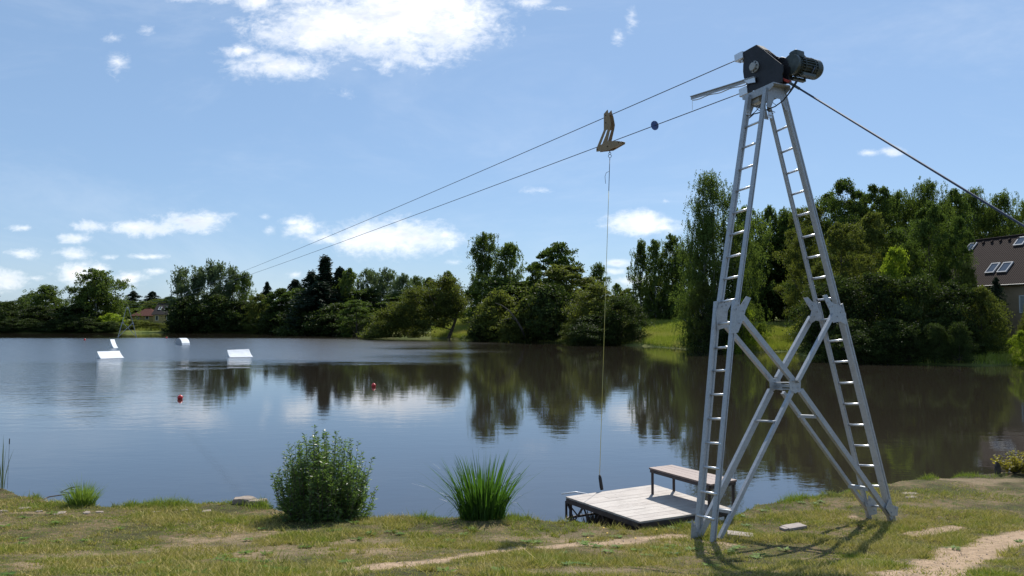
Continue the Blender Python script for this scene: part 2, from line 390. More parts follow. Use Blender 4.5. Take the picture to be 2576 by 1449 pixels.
# low broad weeds and pebbles
nw = 420; wr = 6 + 8 * rng.random(nw); wa = np.radians(rng.uniform(-41, 41, nw)); wx = wr * np.sin(wa); wy = wr * np.cos(wa); kk = (y_near(wx / wy) - wy > .1) & (fbm(wx * .7 + 30, wy * .7, 3) > .47); wx, wy = wx[kk], wy[kk]
ix = np.repeat(np.arange(len(wx)), 16); an = rng.random(len(ix)) * 2 * PI; rd = rng.random(len(ix)) ** .6 * .075; cx_ = wx[ix] + np.cos(an) * rd; cy_ = wy[ix] + np.sin(an) * rd
cc = np.stack([cx_, cy_, terrain(cx_, cy_) + .012 + .02 * rng.random(len(ix))], -1); td = np.stack([np.cos(an), np.sin(an), .35 * rng.random(len(ix))], -1); bb = np.stack([-np.sin(an), np.cos(an), 0 * an], -1); LL = (.022 + .025 * rng.random(len(ix)))[:, None]
wv = np.stack([cc - td * LL, cc + bb * LL * .42, cc + td * LL, cc - bb * LL * .42], 1).reshape(-1, 3)
o = link_mesh('weeds', np_mesh('weeds', wv, 4), M['lf_bright2']); tag(o, 'low broad leafed weeds scattered through the near lawn', 'weeds', kind='stuff')
nw = 26000; wr = 5.8 + 9 * rng.random(nw); wa = np.radians(rng.uniform(-41, 41, nw)); wx = wr * np.sin(wa); wy = wr * np.cos(wa); kk = (y_near(wx / wy) - wy > .1) & (rng.random(nw) < .04 + .96 * (dirtmask(wx, wy) > .5)); wx, wy = wx[kk], wy[kk]
sz = (.003 + .009 * rng.random(len(wx)) ** 3)[:, None]; c0 = np.stack([wx, wy, terrain(wx, wy)], -1); P4 = [c0 + rng.normal(size=c0.shape) * sz * .4 + sz * np.array(k) for k in ((1, 0, 0), (-.5, .87, 0), (-.5, -.87, 0), (0, 0, .9))]
pv = np.concatenate([np.stack([P4[a], P4[b], P4[c]], 1).reshape(-1, 3) for a, b, c in ((0, 1, 3), (1, 2, 3), (2, 0, 3))])
o = link_mesh('gravel', np_mesh('gravel', pv, 3), simple('pebbles', (.42, .34, .27), (.25, .2, .16), 30, .9)); tag(o, 'fine pebbles and dry bits scattered on the worn sandy track', 'gravel', kind='stuff')
N = 90000; r_ = rng.uniform(1.2, 6.2, N); a_ = rng.uniform(-PI, PI, N); x = r_ * np.sin(a_); y = r_ * np.cos(a_); hh = .014 + .035 * rng.random(N) ** 2
o = link_mesh('grass', np_mesh('grass', tri_blades(x, y, terrain(x, y) - .004, hh, .007 + .008 * rng.random(N), hh * rng.random(N) * 2), 3), M['grass']); tag(o, 'mown grass of the upper bank around the viewpoint', 'grass', kind='stuff')
# lip fringe
N = 42000
rr = rng.uniform(-.9, .9, N); yn = y_near(rr); yv = yn - rng.exponential(.16, N) + .12; xv = rr * yv
cl = fbm(xv * 2.2 + 50, yv * 2.2, 3); k = rng.random(N) < sst(.33, .58, cl); xv, yv, cl = xv[k], yv[k], cl[k]
zv = terrain(xv, yv); n = len(xv)
hh = (.03 + .09 * rng.random(n) ** 1.8) * (.5 + 1.2 * sst(.4, .7, cl))
hh[rng.random(n) > .992] *= 1.9
vs = blades(xv, yv, zv - .01, hh, .006 + .006 * rng.random(n), hh * (.2 + .8 * rng.random(n)), 2)
o = link_mesh('bank_grass', np_mesh('bank_grass', vs, 4), M['lipgrass']); tag(o, 'longer green grass fringe hanging over the near water edge', 'grass', kind='stuff')
# far meadow & shore grass
ms = []
def patch(x0, x1, n, d0, d1, hg, ww):
    px = rng.uniform(x0, x1, n); r = (px - CX) / F; yv = y_far(r) + rng.uniform(d0, d1, n); xv = r * yv; zv = terrain(xv, yv)
    k = zv > .05
    hh = hg * (.5 + .7 * rng.random(n)); v = blades(xv[k], yv[k], zv[k], hh[k], ww * (.6 + .8 * rng.random(k.sum())), hh[k] * .35 * rng.random(k.sum()), 2); ms.append(v)
patch(1085, 1200, 16000, 0, 34, .85, .07); patch(1615, 1760, 24000, 0, 34, .75, .05); patch(1860, 2010, 20000, 0, 30, .6, .05)
patch(2480, 2620, 6000, 0, 18, .6, .04); patch(340, 430, 5000, 4, 26, .9, .10); patch(1200, 2500, 9000, -.5, 3, .6, .05)
o = link_mesh('meadow_grass', np_mesh('meadow_grass', np.concatenate(ms), 4), M['meadow']); tag(o, 'tall sunlit meadow grass growing on the far bank', 'grass', kind='stuff')

# ------------------------------------------------------------------ trees
def leafquads(c, t, L, W, bend=0):
    n = len(c); t = t / np.linalg.norm(t, axis=1, keepdims=True)
    r = rng.normal(size=(n, 3)); b = np.cross(t, r); b /= np.linalg.norm(b, axis=1, keepdims=True) + 1e-9
    L = np.broadcast_to(L, n)[:, None]; W = np.broadcast_to(W, n)[:, None]
    return np.stack([c - t * L / 2, c + b * W / 2 - t * L * .08, c + t * L / 2, c - b * W / 2 - t * L * .08], 1).reshape(-1, 3)
def sph(n):
    d = rng.normal(size=(n, 3)); return d / np.linalg.norm(d, axis=1, keepdims=True)
PROF = {  # crown radius fraction by height fraction
    'round': ([0, .08, .2, .45, .65, .85, 1], [.75, .85, .95, 1, .9, .62, .15]),
    'bush': ([0, .15, .4, .65, .85, 1], [.95, 1, .95, .8, .5, .12]),
    'birch': ([0, .1, .3, .5, .7, .85, 1], [.8, .9, 1, .95, .78, .52, .12]),
    'column': ([0, .1, .4, .7, .9, 1], [.9, 1, 1, .9, .65, .2]),
    'cone': ([0, .05, .3, .6, .85, 1], [.8, 1, .8, .48, .2, .02]),
    'top2': ([0, .1, .3, .5, .62, .70, .78, .9, 1], [.9, 1, .95, .8, .6, .34, .62, .55, .2]),
}
def gen_tree(kind, prof, Wd, Hd, leaf, nl, nlobe, seed, lobe=.17):
    """crown + wood in local coordinates, base at origin"""
    global rng
    keep = rng; rng = np.random.default_rng(seed)
    pt, pr = PROF[prof]
    tt = (np.arange(nlobe) + rng.random(nlobe)) / nlobe; tt = .02 + .96 * tt ** .95; rng.shuffle(tt)
    pf = np.interp(tt, pt, pr); ang = rng.random(nlobe) * 2 * PI
    side = 1 + .22 * np.sin(ang * 2 + seed) + .15 * np.sin(ang * 3 + seed * 2.1)
    rad = pf * Wd / 2 * np.sqrt(.12 + .88 * rng.random(nlobe)) * .88 * side
    lc = np.stack([np.cos(ang) * rad, np.sin(ang) * rad, tt * Hd * .95], -1)
    lr = Wd * lobe * (.45 + .75 * rng.random(nlobe)) * (.45 + .55 * pf)
    mb = MB(); th = Hd * .93
    bend = rng.normal(size=2) * Hd * .02
    tp = [V((bend[0] * math.sin(f * 3), bend[1] * math.sin(f * 2.2), th * f - .4)) for f in np.linspace(0, 1, 8)]
    mb.tube(tp, [max(.02, Hd * .013 * (1 - f) ** .9 + .015) for f in np.linspace(0, 1, 8)], 7)
    for q in range(min(nlobe, 26)):
        c = lc[q]; z0 = max(.1 * Hd, c[2] - rad[q] * (1.0 if kind != 'con' else .1) - .04 * Hd); f = min(z0 / th, .95)
        s = V((bend[0] * math.sin(f * 3), bend[1] * math.sin(f * 2.2), z0)); e_ = V(c)
        m = (s + e_) / 2 + V((0, 0, -.04 * Hd)) + V(rng.normal(size=3) * .02 * Hd)
        r0 = max(.02, Hd * .0055 * (1 - f) + .012)
        mb.tube([s, m, e_], [r0, r0 * .7, r0 * .3], 5, False)
    if kind == 'broad':
        ns = 13; li = np.repeat(np.arange(nlobe), ns); d = sph(len(li)); d[:, 2] = np.abs(d[:, 2]) * .9 - .25
        sc = lc[li] + d * lr[li][:, None] * (.55 + .5 * rng.random(len(li)))[:, None] * np.array([1, 1, .8])
        ci = rng.integers(0, len(sc), nl); s = (lr[li[ci]] * .235)[:, None]
        c = sc[ci] + rng.normal(size=(nl, 3)) * s * np.array([1, 1, .62])
        v = leafquads(c, rng.normal(size=(nl, 3)) * np.array([1, 1, .7]), leaf * (.7 + .6 * rng.random(nl)), leaf * .62)
    elif kind == 'up':          # upright wispy shoots
        ns = nl // 16; li = rng.integers(0, nlobe, ns); s0 = lc[li] + rng.normal(size=(ns, 3)) * lr[li][:, None] * .55
        ln = Hd * (.035 + .06 * rng.random(ns)); dr = rng.normal(size=(ns, 3)) * .28 + np.array([.12, 0, 1]); dr += s0 * np.array([1, 1, 0]) / Wd * .7
        k = rng.random((ns, 16)); c = s0[:, None] + dr[:, None] * (k * ln[:, None])[..., None] + rng.normal(size=(ns, 16, 3)) * leaf * .5 * (1.2 - k)[..., None]
        c = c.reshape(-1, 3); n_ = len(c); v = leafquads(c, np.repeat(dr, 16, 0) + rng.normal(size=(n_, 3)) * .7, leaf * (.7 + .6 * rng.random(n_)), leaf * .5)
    elif kind == 'birch':
        per = 18; ns = nl // per; li = rng.integers(0, nlobe, ns)
        s0 = lc[li] + rng.normal(size=(ns, 3)) * lr[li][:, None] * np.array([.75, .75, .5])
        ln = Hd * (.03 + .085 * rng.random(ns)) * (.4 + .6 * np.interp(tt[li], [0, 1], [1, .55])); out = s0 * np.array([1, 1, 0]) / Wd * .35
        k = rng.random((ns, per)) ; c = s0[:, None] + out[:, None] * (np.sqrt(k) * ln[:, None])[..., None]
        c = c + np.stack([0 * k, 0 * k, -k * ln[:, None]], -1) + rng.normal(size=(ns, per, 3)) * leaf * np.array([.42, .42, .3]); c = c.reshape(-1, 3)
        n_ = len(c); tdir = rng.normal(size=(n_, 3)) * .45 + np.array([0, 0, -1]); v = leafquads(c, tdir, leaf * (.75 + .6 * rng.random(n_)), leaf * .45)
    elif kind == 'con':
        nb = nl // 60; tb = rng.random(nb) ** .9; a = rng.random(nb) * 2 * PI; Lb = np.interp(tb, pt, pr) * Wd / 2 * (.75 + .4 * rng.random(nb))
        k = rng.random((nb, 60)); rr_ = k * Lb[:, None]
        c = np.stack([np.cos(a)[:, None] * rr_, np.sin(a)[:, None] * rr_, (tb * Hd)[:, None] - rr_ * .28 + .12 * rr_ ** 2 / (Wd / 2)], -1)
        c = c + rng.normal(size=c.shape) * leaf * .55 * (1.3 - k)[..., None]; c = c.reshape(-1, 3); n_ = len(c)
        td = np.stack([np.repeat(np.cos(a), 60), np.repeat(np.sin(a), 60), np.full(n_, -.25)], -1) + rng.normal(size=(n_, 3)) * .5
        v = leafquads(c, td, leaf * (.8 + .6 * rng.random(n_)), leaf * .4)
    v[:, 2] = np.maximum(v[:, 2], .02)
    rng = keep
    cm = np_mesh('crown', v, 4)
    wm = bpy.data.meshes.new('trunk'); wm.from_pydata(mb.v, [], mb.f); wm.update(); wm.shade_smooth()
    return cm, wm
CACHE = {}
SPEC = {  # type: kind, profile, leafmat, barkmat, W, H, lobes, lobe size, leaves
    'birch': ('birch', 'birch', 'lf_birch', 'birchbark', 7, 17, 74, .155, .85),
    'birch_dark': ('birch', 'column', 'lf_birch', 'birchbark', 7, 17, 90, .165, 1.1),
    'birch_tall': ('birch', 'top2', 'lf_birch', 'birchbark', 9.5, 23, 110, .12, 1.0),
    'round': ('broad', 'round', 'lf_broad', 'bark', 10, 13, 90, .16, 1.0),
    'olive': ('broad', 'round', 'lf_olive', 'bark', 10, 13, 95, .145, 1.0),
    'bright': ('broad', 'bush', 'lf_bright', 'bark', 8, 7, 60, .17, .9),
    'grey': ('birch', 'round', 'lf_grey', 'bark', 9, 14, 80, .18, 1.0),
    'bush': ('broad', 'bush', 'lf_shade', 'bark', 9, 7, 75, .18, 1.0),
    'obush': ('broad', 'bush', 'lf_olive', 'bark', 9, 7, 80, .165, 1.0),
    'up': ('up', 'column', 'lf_grey', 'bark', 6, 15, 40, .22, 1.0),
    'spruce': ('con', 'cone', 'lf_con', 'bark', 6, 16, 10, .1, 1.0),
    'pine': ('con', 'round', 'lf_con', 'bark', 7, 12, 10, .1, 1.0),
}
NAME = {'birch': 'birch_tree', 'birch_dark': 'birch_tree', 'birch_tall': 'birch_tree', 'round': 'broadleaf_tree', 'olive': 'broadleaf_tree', 'bright': 'bush', 'grey': 'willow_tree',
        'bush': 'bush', 'obush': 'bush', 'up': 'poplar_tree', 'spruce': 'spruce_tree', 'pine': 'pine_tree'}
tree_i = 0
def tree(typ, px, top, D, wpx, label, group=None, var=None, dup=None, gz=None):
    """px,top: where the crown's middle and tip are seen; D: forward distance; wpx: crown width"""
    global tree_i
    tree_i += 1
    kind, prof, lm, bm, W0, H0, nlobe, lobe, dens = SPEC[typ]
    near = D < 125
    if var is None: var = tree_i % 3
    key = (typ, near, var)
    if key not in CACHE:
        leaf = .215 if near else .36
        n = int((32000 if near else 17000) * dens * (W0 * H0 / 130.) ** .8)
        if kind == 'con': leaf *= 1.2
        CACHE[key] = gen_tree(kind, prof, W0, H0, leaf, n, nlobe, 100 + len(CACHE) * 7 + var, lobe)
    cm, wm = CACHE[key]
    tip = at(px, top, D); z0 = tz(tip.x, tip.y) if gz is None else gz
    z0 = max(z0, -.2)
    H = tip.z - z0; W = wpx / F * D * (1.15 + .35 * min(1, max(0, (100 - wpx) / 50)) if kind == 'birch' else 1.42)
    root = empty(NAME[typ], (tip.x, tip.y, z0), label, 'bush' if NAME[typ] == 'bush' else 'tree', group)
    s = (W / W0, W / W0 * .92, H / H0)
    root.scale = s; root.rotation_euler = (0, 0, tree_i * 2.4)
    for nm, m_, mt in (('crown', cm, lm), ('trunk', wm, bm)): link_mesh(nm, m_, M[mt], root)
    return root
# type, centre px, top px, distance, width px, label
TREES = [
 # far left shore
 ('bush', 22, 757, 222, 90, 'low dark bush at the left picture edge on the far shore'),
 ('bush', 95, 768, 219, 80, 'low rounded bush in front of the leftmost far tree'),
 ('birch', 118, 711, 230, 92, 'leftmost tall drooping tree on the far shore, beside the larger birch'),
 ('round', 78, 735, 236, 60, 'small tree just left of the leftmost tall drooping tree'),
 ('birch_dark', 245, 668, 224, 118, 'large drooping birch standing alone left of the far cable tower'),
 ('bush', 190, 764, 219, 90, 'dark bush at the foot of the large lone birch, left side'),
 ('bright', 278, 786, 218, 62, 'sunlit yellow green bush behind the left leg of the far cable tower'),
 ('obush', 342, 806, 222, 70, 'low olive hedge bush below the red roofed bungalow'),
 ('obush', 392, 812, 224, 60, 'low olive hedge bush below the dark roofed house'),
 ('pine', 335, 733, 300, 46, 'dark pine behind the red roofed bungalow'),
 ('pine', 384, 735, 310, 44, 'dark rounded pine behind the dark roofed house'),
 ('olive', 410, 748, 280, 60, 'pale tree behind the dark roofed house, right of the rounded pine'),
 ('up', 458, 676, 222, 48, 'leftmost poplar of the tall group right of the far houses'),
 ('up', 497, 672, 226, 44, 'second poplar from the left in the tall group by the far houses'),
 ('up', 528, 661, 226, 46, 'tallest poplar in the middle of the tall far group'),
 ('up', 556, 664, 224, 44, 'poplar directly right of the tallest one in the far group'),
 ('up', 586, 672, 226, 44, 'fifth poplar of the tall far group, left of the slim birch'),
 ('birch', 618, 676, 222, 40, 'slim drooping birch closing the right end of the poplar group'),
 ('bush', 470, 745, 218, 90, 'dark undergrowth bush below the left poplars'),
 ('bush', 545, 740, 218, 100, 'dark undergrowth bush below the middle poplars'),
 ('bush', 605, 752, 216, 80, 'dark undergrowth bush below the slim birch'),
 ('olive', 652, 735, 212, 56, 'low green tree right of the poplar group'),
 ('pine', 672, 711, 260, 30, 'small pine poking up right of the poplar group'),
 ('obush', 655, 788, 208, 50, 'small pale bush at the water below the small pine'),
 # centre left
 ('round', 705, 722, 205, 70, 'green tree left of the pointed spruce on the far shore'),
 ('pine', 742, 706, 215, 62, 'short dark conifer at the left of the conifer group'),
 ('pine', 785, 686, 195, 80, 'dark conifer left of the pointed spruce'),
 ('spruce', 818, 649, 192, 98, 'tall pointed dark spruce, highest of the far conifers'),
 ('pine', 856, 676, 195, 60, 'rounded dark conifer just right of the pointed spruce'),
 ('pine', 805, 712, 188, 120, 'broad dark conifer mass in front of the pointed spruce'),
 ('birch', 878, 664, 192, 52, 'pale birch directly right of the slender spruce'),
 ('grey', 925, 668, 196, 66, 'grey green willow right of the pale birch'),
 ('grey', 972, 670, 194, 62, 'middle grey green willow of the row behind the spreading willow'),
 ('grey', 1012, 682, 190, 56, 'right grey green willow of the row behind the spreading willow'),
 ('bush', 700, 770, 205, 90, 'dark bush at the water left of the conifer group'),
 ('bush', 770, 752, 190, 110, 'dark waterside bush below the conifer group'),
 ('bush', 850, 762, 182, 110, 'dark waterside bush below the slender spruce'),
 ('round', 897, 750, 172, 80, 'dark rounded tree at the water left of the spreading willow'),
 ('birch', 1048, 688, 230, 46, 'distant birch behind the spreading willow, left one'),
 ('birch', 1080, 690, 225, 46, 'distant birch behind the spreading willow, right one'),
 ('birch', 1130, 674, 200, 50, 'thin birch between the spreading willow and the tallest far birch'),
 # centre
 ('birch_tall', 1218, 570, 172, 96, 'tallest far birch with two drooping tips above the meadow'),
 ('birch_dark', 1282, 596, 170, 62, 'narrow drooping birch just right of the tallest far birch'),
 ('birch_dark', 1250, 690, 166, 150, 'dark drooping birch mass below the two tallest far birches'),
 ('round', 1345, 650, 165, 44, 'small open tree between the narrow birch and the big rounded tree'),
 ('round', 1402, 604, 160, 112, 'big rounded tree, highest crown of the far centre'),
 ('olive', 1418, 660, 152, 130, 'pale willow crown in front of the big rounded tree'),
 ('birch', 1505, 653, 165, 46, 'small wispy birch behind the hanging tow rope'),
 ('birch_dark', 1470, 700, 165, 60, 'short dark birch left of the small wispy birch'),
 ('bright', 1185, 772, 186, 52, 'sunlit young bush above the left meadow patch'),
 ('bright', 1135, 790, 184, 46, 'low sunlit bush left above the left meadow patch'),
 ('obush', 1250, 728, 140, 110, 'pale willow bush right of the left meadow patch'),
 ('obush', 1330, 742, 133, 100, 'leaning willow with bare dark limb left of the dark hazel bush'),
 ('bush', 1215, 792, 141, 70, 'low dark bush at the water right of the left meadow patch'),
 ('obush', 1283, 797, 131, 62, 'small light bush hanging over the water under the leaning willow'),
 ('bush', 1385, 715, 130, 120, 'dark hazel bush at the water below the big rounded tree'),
 ('obush', 1500, 712, 124, 150, 'large green bush behind the yellow tow rope'),
 ('bush', 1560, 745, 118, 112, 'round bush left of the middle meadow patch'),
 ('obush', 1455, 800, 121, 70, 'small grey green bush at the water in front of the large green bush'),
 ('bush', 1500, 790, 118, 130, 'dark waterside bush below the tow rope'),
 ('birch', 1552, 706, 260, 30, 'faraway tree seen in the gap left of the right birches'),
 ('olive', 1580, 722, 230, 50, 'faraway low tree in the gap left of the right birches'),
 # right birches
 ('birch', 1612, 592, 150, 44, 'slim birch at the left end of the right wood'),
 ('birch', 1650, 588, 148, 50, 'second slim birch from the left end of the right wood'),
 ('birch_dark', 1690, 576, 148, 50, 'third birch of the right wood, left of the great birch'),
 ('birch_dark', 1660, 690, 152, 80, 'dark undergrowth birch behind the middle meadow patch'),
 ('birch_tall', 1792, 408, 103, 165, 'great birch rising highest left of the steel tower'),
 ('birch_dark', 1768, 515, 100, 100, 'broad drooping birch in front of the great birch'),
 ('birch_dark', 1850, 545, 101, 110, 'hanging birch seen through the left ladder of the tower'),
 ('olive', 1768, 700, 97, 60, 'sunlit low tree in front of the great birch'),
 ('bush', 1812, 740, 95, 100, 'dark bush at the water below the great birch'),
 ('bright', 1862, 745, 92, 50, 'small bright bush seen through the left ladder'),
 ('bright', 1915, 812, 100, 30, 'low sunlit bush on the meadow seen inside the tower'),
 ('birch', 1938, 498, 136, 66, 'birch top between the two ladders, left one'),
 ('birch', 1975, 508, 134, 66, 'birch top between the two ladders, right one'),
 ('round', 1920, 600, 134, 110, 'dark tree between the two ladders of the tower'),
 ('bush', 1925, 715, 130, 90, 'shaded undergrowth bush between the ladders above the meadow'),
 # right wood back row
 ('olive', 2035, 505, 110, 110, 'olive tree behind the top of the right ladder'),
 ('round', 2128, 432, 108, 120, 'tall dark tree directly right of the right ladder, highest there'),
 ('round', 2205, 452, 110, 105, 'dark rounded tree right of the highest wood tree'),
 ('birch_dark', 2268, 456, 112, 110, 'dark drooping tree in the middle of the right wood skyline'),
 ('birch_dark', 2335, 432, 108, 110, 'drooping birch crossing the right wood skyline below the guy rope'),
 ('round', 2395, 465, 112, 100, 'dark tree left of the guy rope above the house'),
 ('birch_dark', 2452, 450, 118, 100, 'birch above the house roof ridge under the guy rope'),
 ('birch_dark', 2520, 464, 116, 100, 'birch above the house at the right picture edge'),
 ('birch', 2585, 480, 116, 80, 'outermost birch at the right picture edge behind the guy rope'),
 # right wood front rows
 ('olive', 2120, 545, 84, 120, 'olive leafed tree right of the right ladder'),
 ('olive', 2030, 560, 92, 90, 'yellowish green tree seen through the right ladder'),
 ('olive', 2190, 520, 90, 110, 'olive tree in the middle of the right wood'),
 ('round', 2330, 492, 82, 110, 'large leafed maple left of the tiled house'),
 ('round', 2405, 530, 80, 70, 'second large leafed maple touching the house roof'),
 ('round', 2265, 560, 86, 110, 'dark tree left of the large leafed maple'),
 ('olive', 2062, 650, 80, 90, 'grey green low tree behind the braces of the tower'),
 ('bright', 2252, 612, 79, 80, 'brightest yellow green bush in the right wood'),
 ('bush', 2110, 690, 76, 150, 'dark waterside bush right of the right ladder joint'),
 ('bush', 2200, 680, 74, 150, 'dark waterside bush below the brightest bush'),
 ('bush', 2300, 690, 73, 150, 'dark waterside bush below the large leafed maple'),
 ('bush', 2400, 705, 72, 140, 'dark waterside bush left of the house garden'),
 ('obush', 2430, 660, 76, 70, 'silvery bush in front of the house corner'),
 ('obush', 2468, 716, 71, 92, 'light shrub below the house wall'),
 ('bush', 2082, 770, 77, 80, 'low dark bush behind the middle of the tower'),
 ('bush', 2140, 800, 71, 110, 'lowest dark bush touching the water right of the tower'),
 ('bush', 2350, 800, 70, 120, 'low dark bush touching the water under the maples'),
 ('bush', 2245, 800, 70, 120, 'low dark bush touching the water under the brightest bush'),
 ('bush', 2430, 820, 70, 90, 'low dark bush touching the water left of the reed corner'),
 ('pine', 2505, 700, 78, 46, 'small dark conifer in front of the house wall'),
 ('bright', 2572, 828, 66, 44, 'small bright bush at the right edge on the far bank'),
 ('obush', 2590, 745, 74, 46, 'shrub before the house at the right picture edge'),
]
for a in TREES: tree(*a)
# the dark wood mass behind the rows, continuous along the shore
fill = [(-50, 735, 230, 90, 'round'), (-120, 715, 232, 90, 'birch'), (-190, 740, 228, 90, 'round'), (-260, 700, 226, 90, 'birch_dark'), (-340, 730, 224, 100, 'round'), (-430, 720, 220, 100, 'olive'), (-520, 735, 216, 110, 'round'), (-620, 715, 212, 110, 'birch'), (-740, 735, 208, 120, 'round'), (2660, 500, 100, 110, 'round'), (2750, 520, 96, 120, 'birch_dark'), (2850, 540, 92, 120, 'round'), (2960, 560, 88, 120, 'olive'), (2440, 688, 79, 46, 'round'), (2500, 745, 73, 40, 'bush'), (243, 700, 229, 84, 'round'), (205, 740, 229, 60, 'round'), (120, 738, 236, 74, 'round'), (30, 785, 232, 110, 'round'), (150, 770, 232, 110, 'round'), (640, 765, 218, 80, 'bush'), (750, 722, 205, 100, 'round'), (835, 708, 200, 110, 'round'), (920, 720, 192, 130, 'round'),
        (1010, 735, 188, 130, 'round'), (1100, 735, 186, 120, 'round'), (1330, 700, 168, 120, 'round'), (1450, 735, 160, 120, 'round'), (1560, 745, 170, 100, 'bush'), (1650, 735, 156, 80, 'round'),
        (1730, 620, 145, 90, 'birch_dark'), (1880, 500, 130, 110, 'birch_dark'), (315, 752, 292, 60, 'round'), (362, 756, 296, 60, 'round'), (405, 750, 288, 60, 'round'), (432, 742, 262, 60, 'round'), (2000, 520, 132, 110, 'round'), (2075, 475, 122, 130, 'round'), (2170, 480, 120, 120, 'round'), (2240, 485, 121, 120, 'round'),
        (2305, 488, 120, 120, 'round'), (2370, 490, 121, 120, 'birch_dark'), (2425, 500, 124, 110, 'round'), (2490, 505, 124, 120, 'round'), (2570, 520, 124, 130, 'round'), (2060, 640, 105, 110, 'round'), (2130, 620, 98, 130, 'round'), (2220, 610, 98, 130, 'round'), (2310, 620, 98, 120, 'round')]
for px, top, D, w_, ty in fill: tree(ty, px, top, D, w_, 'shaded background tree filling the dark wood behind the front row', 'shaded trees behind the front rows')

# waterside scrub row below the far left and centre woods
g = np.random.default_rng(77)
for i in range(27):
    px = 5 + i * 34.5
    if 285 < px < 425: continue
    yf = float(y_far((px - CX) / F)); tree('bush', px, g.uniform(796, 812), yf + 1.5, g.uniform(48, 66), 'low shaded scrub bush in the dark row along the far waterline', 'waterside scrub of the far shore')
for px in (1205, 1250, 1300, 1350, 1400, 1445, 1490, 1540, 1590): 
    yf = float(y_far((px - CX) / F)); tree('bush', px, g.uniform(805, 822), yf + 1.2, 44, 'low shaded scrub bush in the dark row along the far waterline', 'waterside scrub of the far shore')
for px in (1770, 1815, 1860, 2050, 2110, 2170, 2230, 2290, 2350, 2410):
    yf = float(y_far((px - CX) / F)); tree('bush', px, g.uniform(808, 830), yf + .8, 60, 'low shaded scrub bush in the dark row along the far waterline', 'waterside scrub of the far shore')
# spreading willow with flat, layered, sunlit clumps and a leaning trunk
def spreading_willow():
    D = 150.; base = at(1150, 850, D); zb = tz(base.x, base.y); root = empty('willow_tree', (base.x, base.y, zb), 'spreading willow leaning left over the water with a curved dark trunk', 'tree')
    g = np.random.default_rng(5); prof_x = [918, 935, 975, 1020, 1060, 1100, 1130, 1155, 1166]; prof_y = [845, 815, 768, 735, 715, 692, 690, 712, 760]
    cs = []
    for i in range(210):
        px = g.uniform(924, 1162); ytop = np.interp(px, prof_x, prof_y) + 10 + 9 * math.sin(px * .13) * math.sin(px * .047 + 1) + g.normal() * 4; ybot = 849 if px < 1105 else np.interp(px, [1105, 1165], [830, 775])
        py = ytop + (ybot - ytop) * g.random() ** .95; dep = g.uniform(-1, 1) * np.interp(py, [690, 840], [2, 5.5])
        cs.append(list(at(px, py, D + dep)))
    cs = np.array(cs) - np.array([base.x, base.y, zb])
    ci = g.integers(0, len(cs), 44000); c = cs[ci] + g.normal(size=(44000, 3)) * np.array([.78, .78, .34])
    v = leafquads(c, g.normal(size=(44000, 3)) * np.array([1, 1, .8]), .36, .2); v[:, 2] = np.maximum(v[:, 2], -.1)
    link_mesh('crown', np_mesh('crown', v, 4), M['lf_olive'], root)
    mb = MB(); pth = [at(*p) for p in ((1128, 852, D), (1137, 830, D), (1146, 805, D - .3), (1148, 790, D - .5), (1141, 768, D - .5), (1140, 745, D - .3), (1128, 715, D))]
    mb.tube(pth, [.34, .30, .26, .22, .18, .13, .05], 8)
    for q in ([(1148, 790), (1165, 765), (1178, 750)], [(1141, 768), (1120, 745), (1098, 728)], [(1146, 805), (1110, 790), (1060, 775), (1020, 765)], [(1137, 830), (1095, 818), (1040, 812), (990, 805)], [(1140, 745), (1155, 725), (1160, 712)], [(1110, 790), (1090, 760), (1075, 735)]):
        mb.tube([at(a, b, D - 1.2) for a, b in q], [.14, .10, .06, .03][:len(q)], 6)
    mb.build('trunk', M['bark'], root)
spreading_willow()
# bare leaning limb in the willow bush
mb = MB(); D = 131.
mb.tube([at(*p) for p in ((1322, 852, D), (1313, 828, D - 4.5), (1300, 806, D - 5), (1282, 782, D - 5), (1262, 768, D - 4.5), (1245, 762, D - 4))], [.2, .17, .14, .1, .07, .03], 7)
mb.tube([at(*p) for p in ((1300, 806, D - 5), (1285, 800, D - 5.2), (1262, 806, D - 5.4))], [.09, .06, .03], 6)
b0 = at(1322, 852, D)
tag(mb.build('dead_limb', M['bark'], None, (b0.x, b0.y, tz(b0.x, b0.y))), 'bare dark limb leaning left out of the willow bush over the far water', 'branch')

# distant hill on the left horizon is part of the ground sheet; build it as terrain of its own
hp = []; hf = []; g = np.random.default_rng(3)
for i in range(60):
    x_ = -2600 + i * 40.
    for j in range(8):
        y_ = 2300 + j * 120.; z_ = (18 + 62 * math.exp(-((x_ + 2150) / 420.) ** 2) + 6 * math.sin(i * .7) + 5 * g.random()) * math.sin(PI * j / 7) ** .6 - 1 if 0 < j < 7 else -2
        hp.append((x_, y_, z_))
for i in range(59):
    for j in range(7): hf.append((i * 8 + j, i * 8 + j + 8, i * 8 + j + 9, i * 8 + j + 1))
mb = MB(); mb.add(hp, hf); o = mb.build('hills', simple('distant_woodland', (.035, .05, .025), (.07, .085, .04), .01, .95), smooth=True); tag(o, kind='structure')

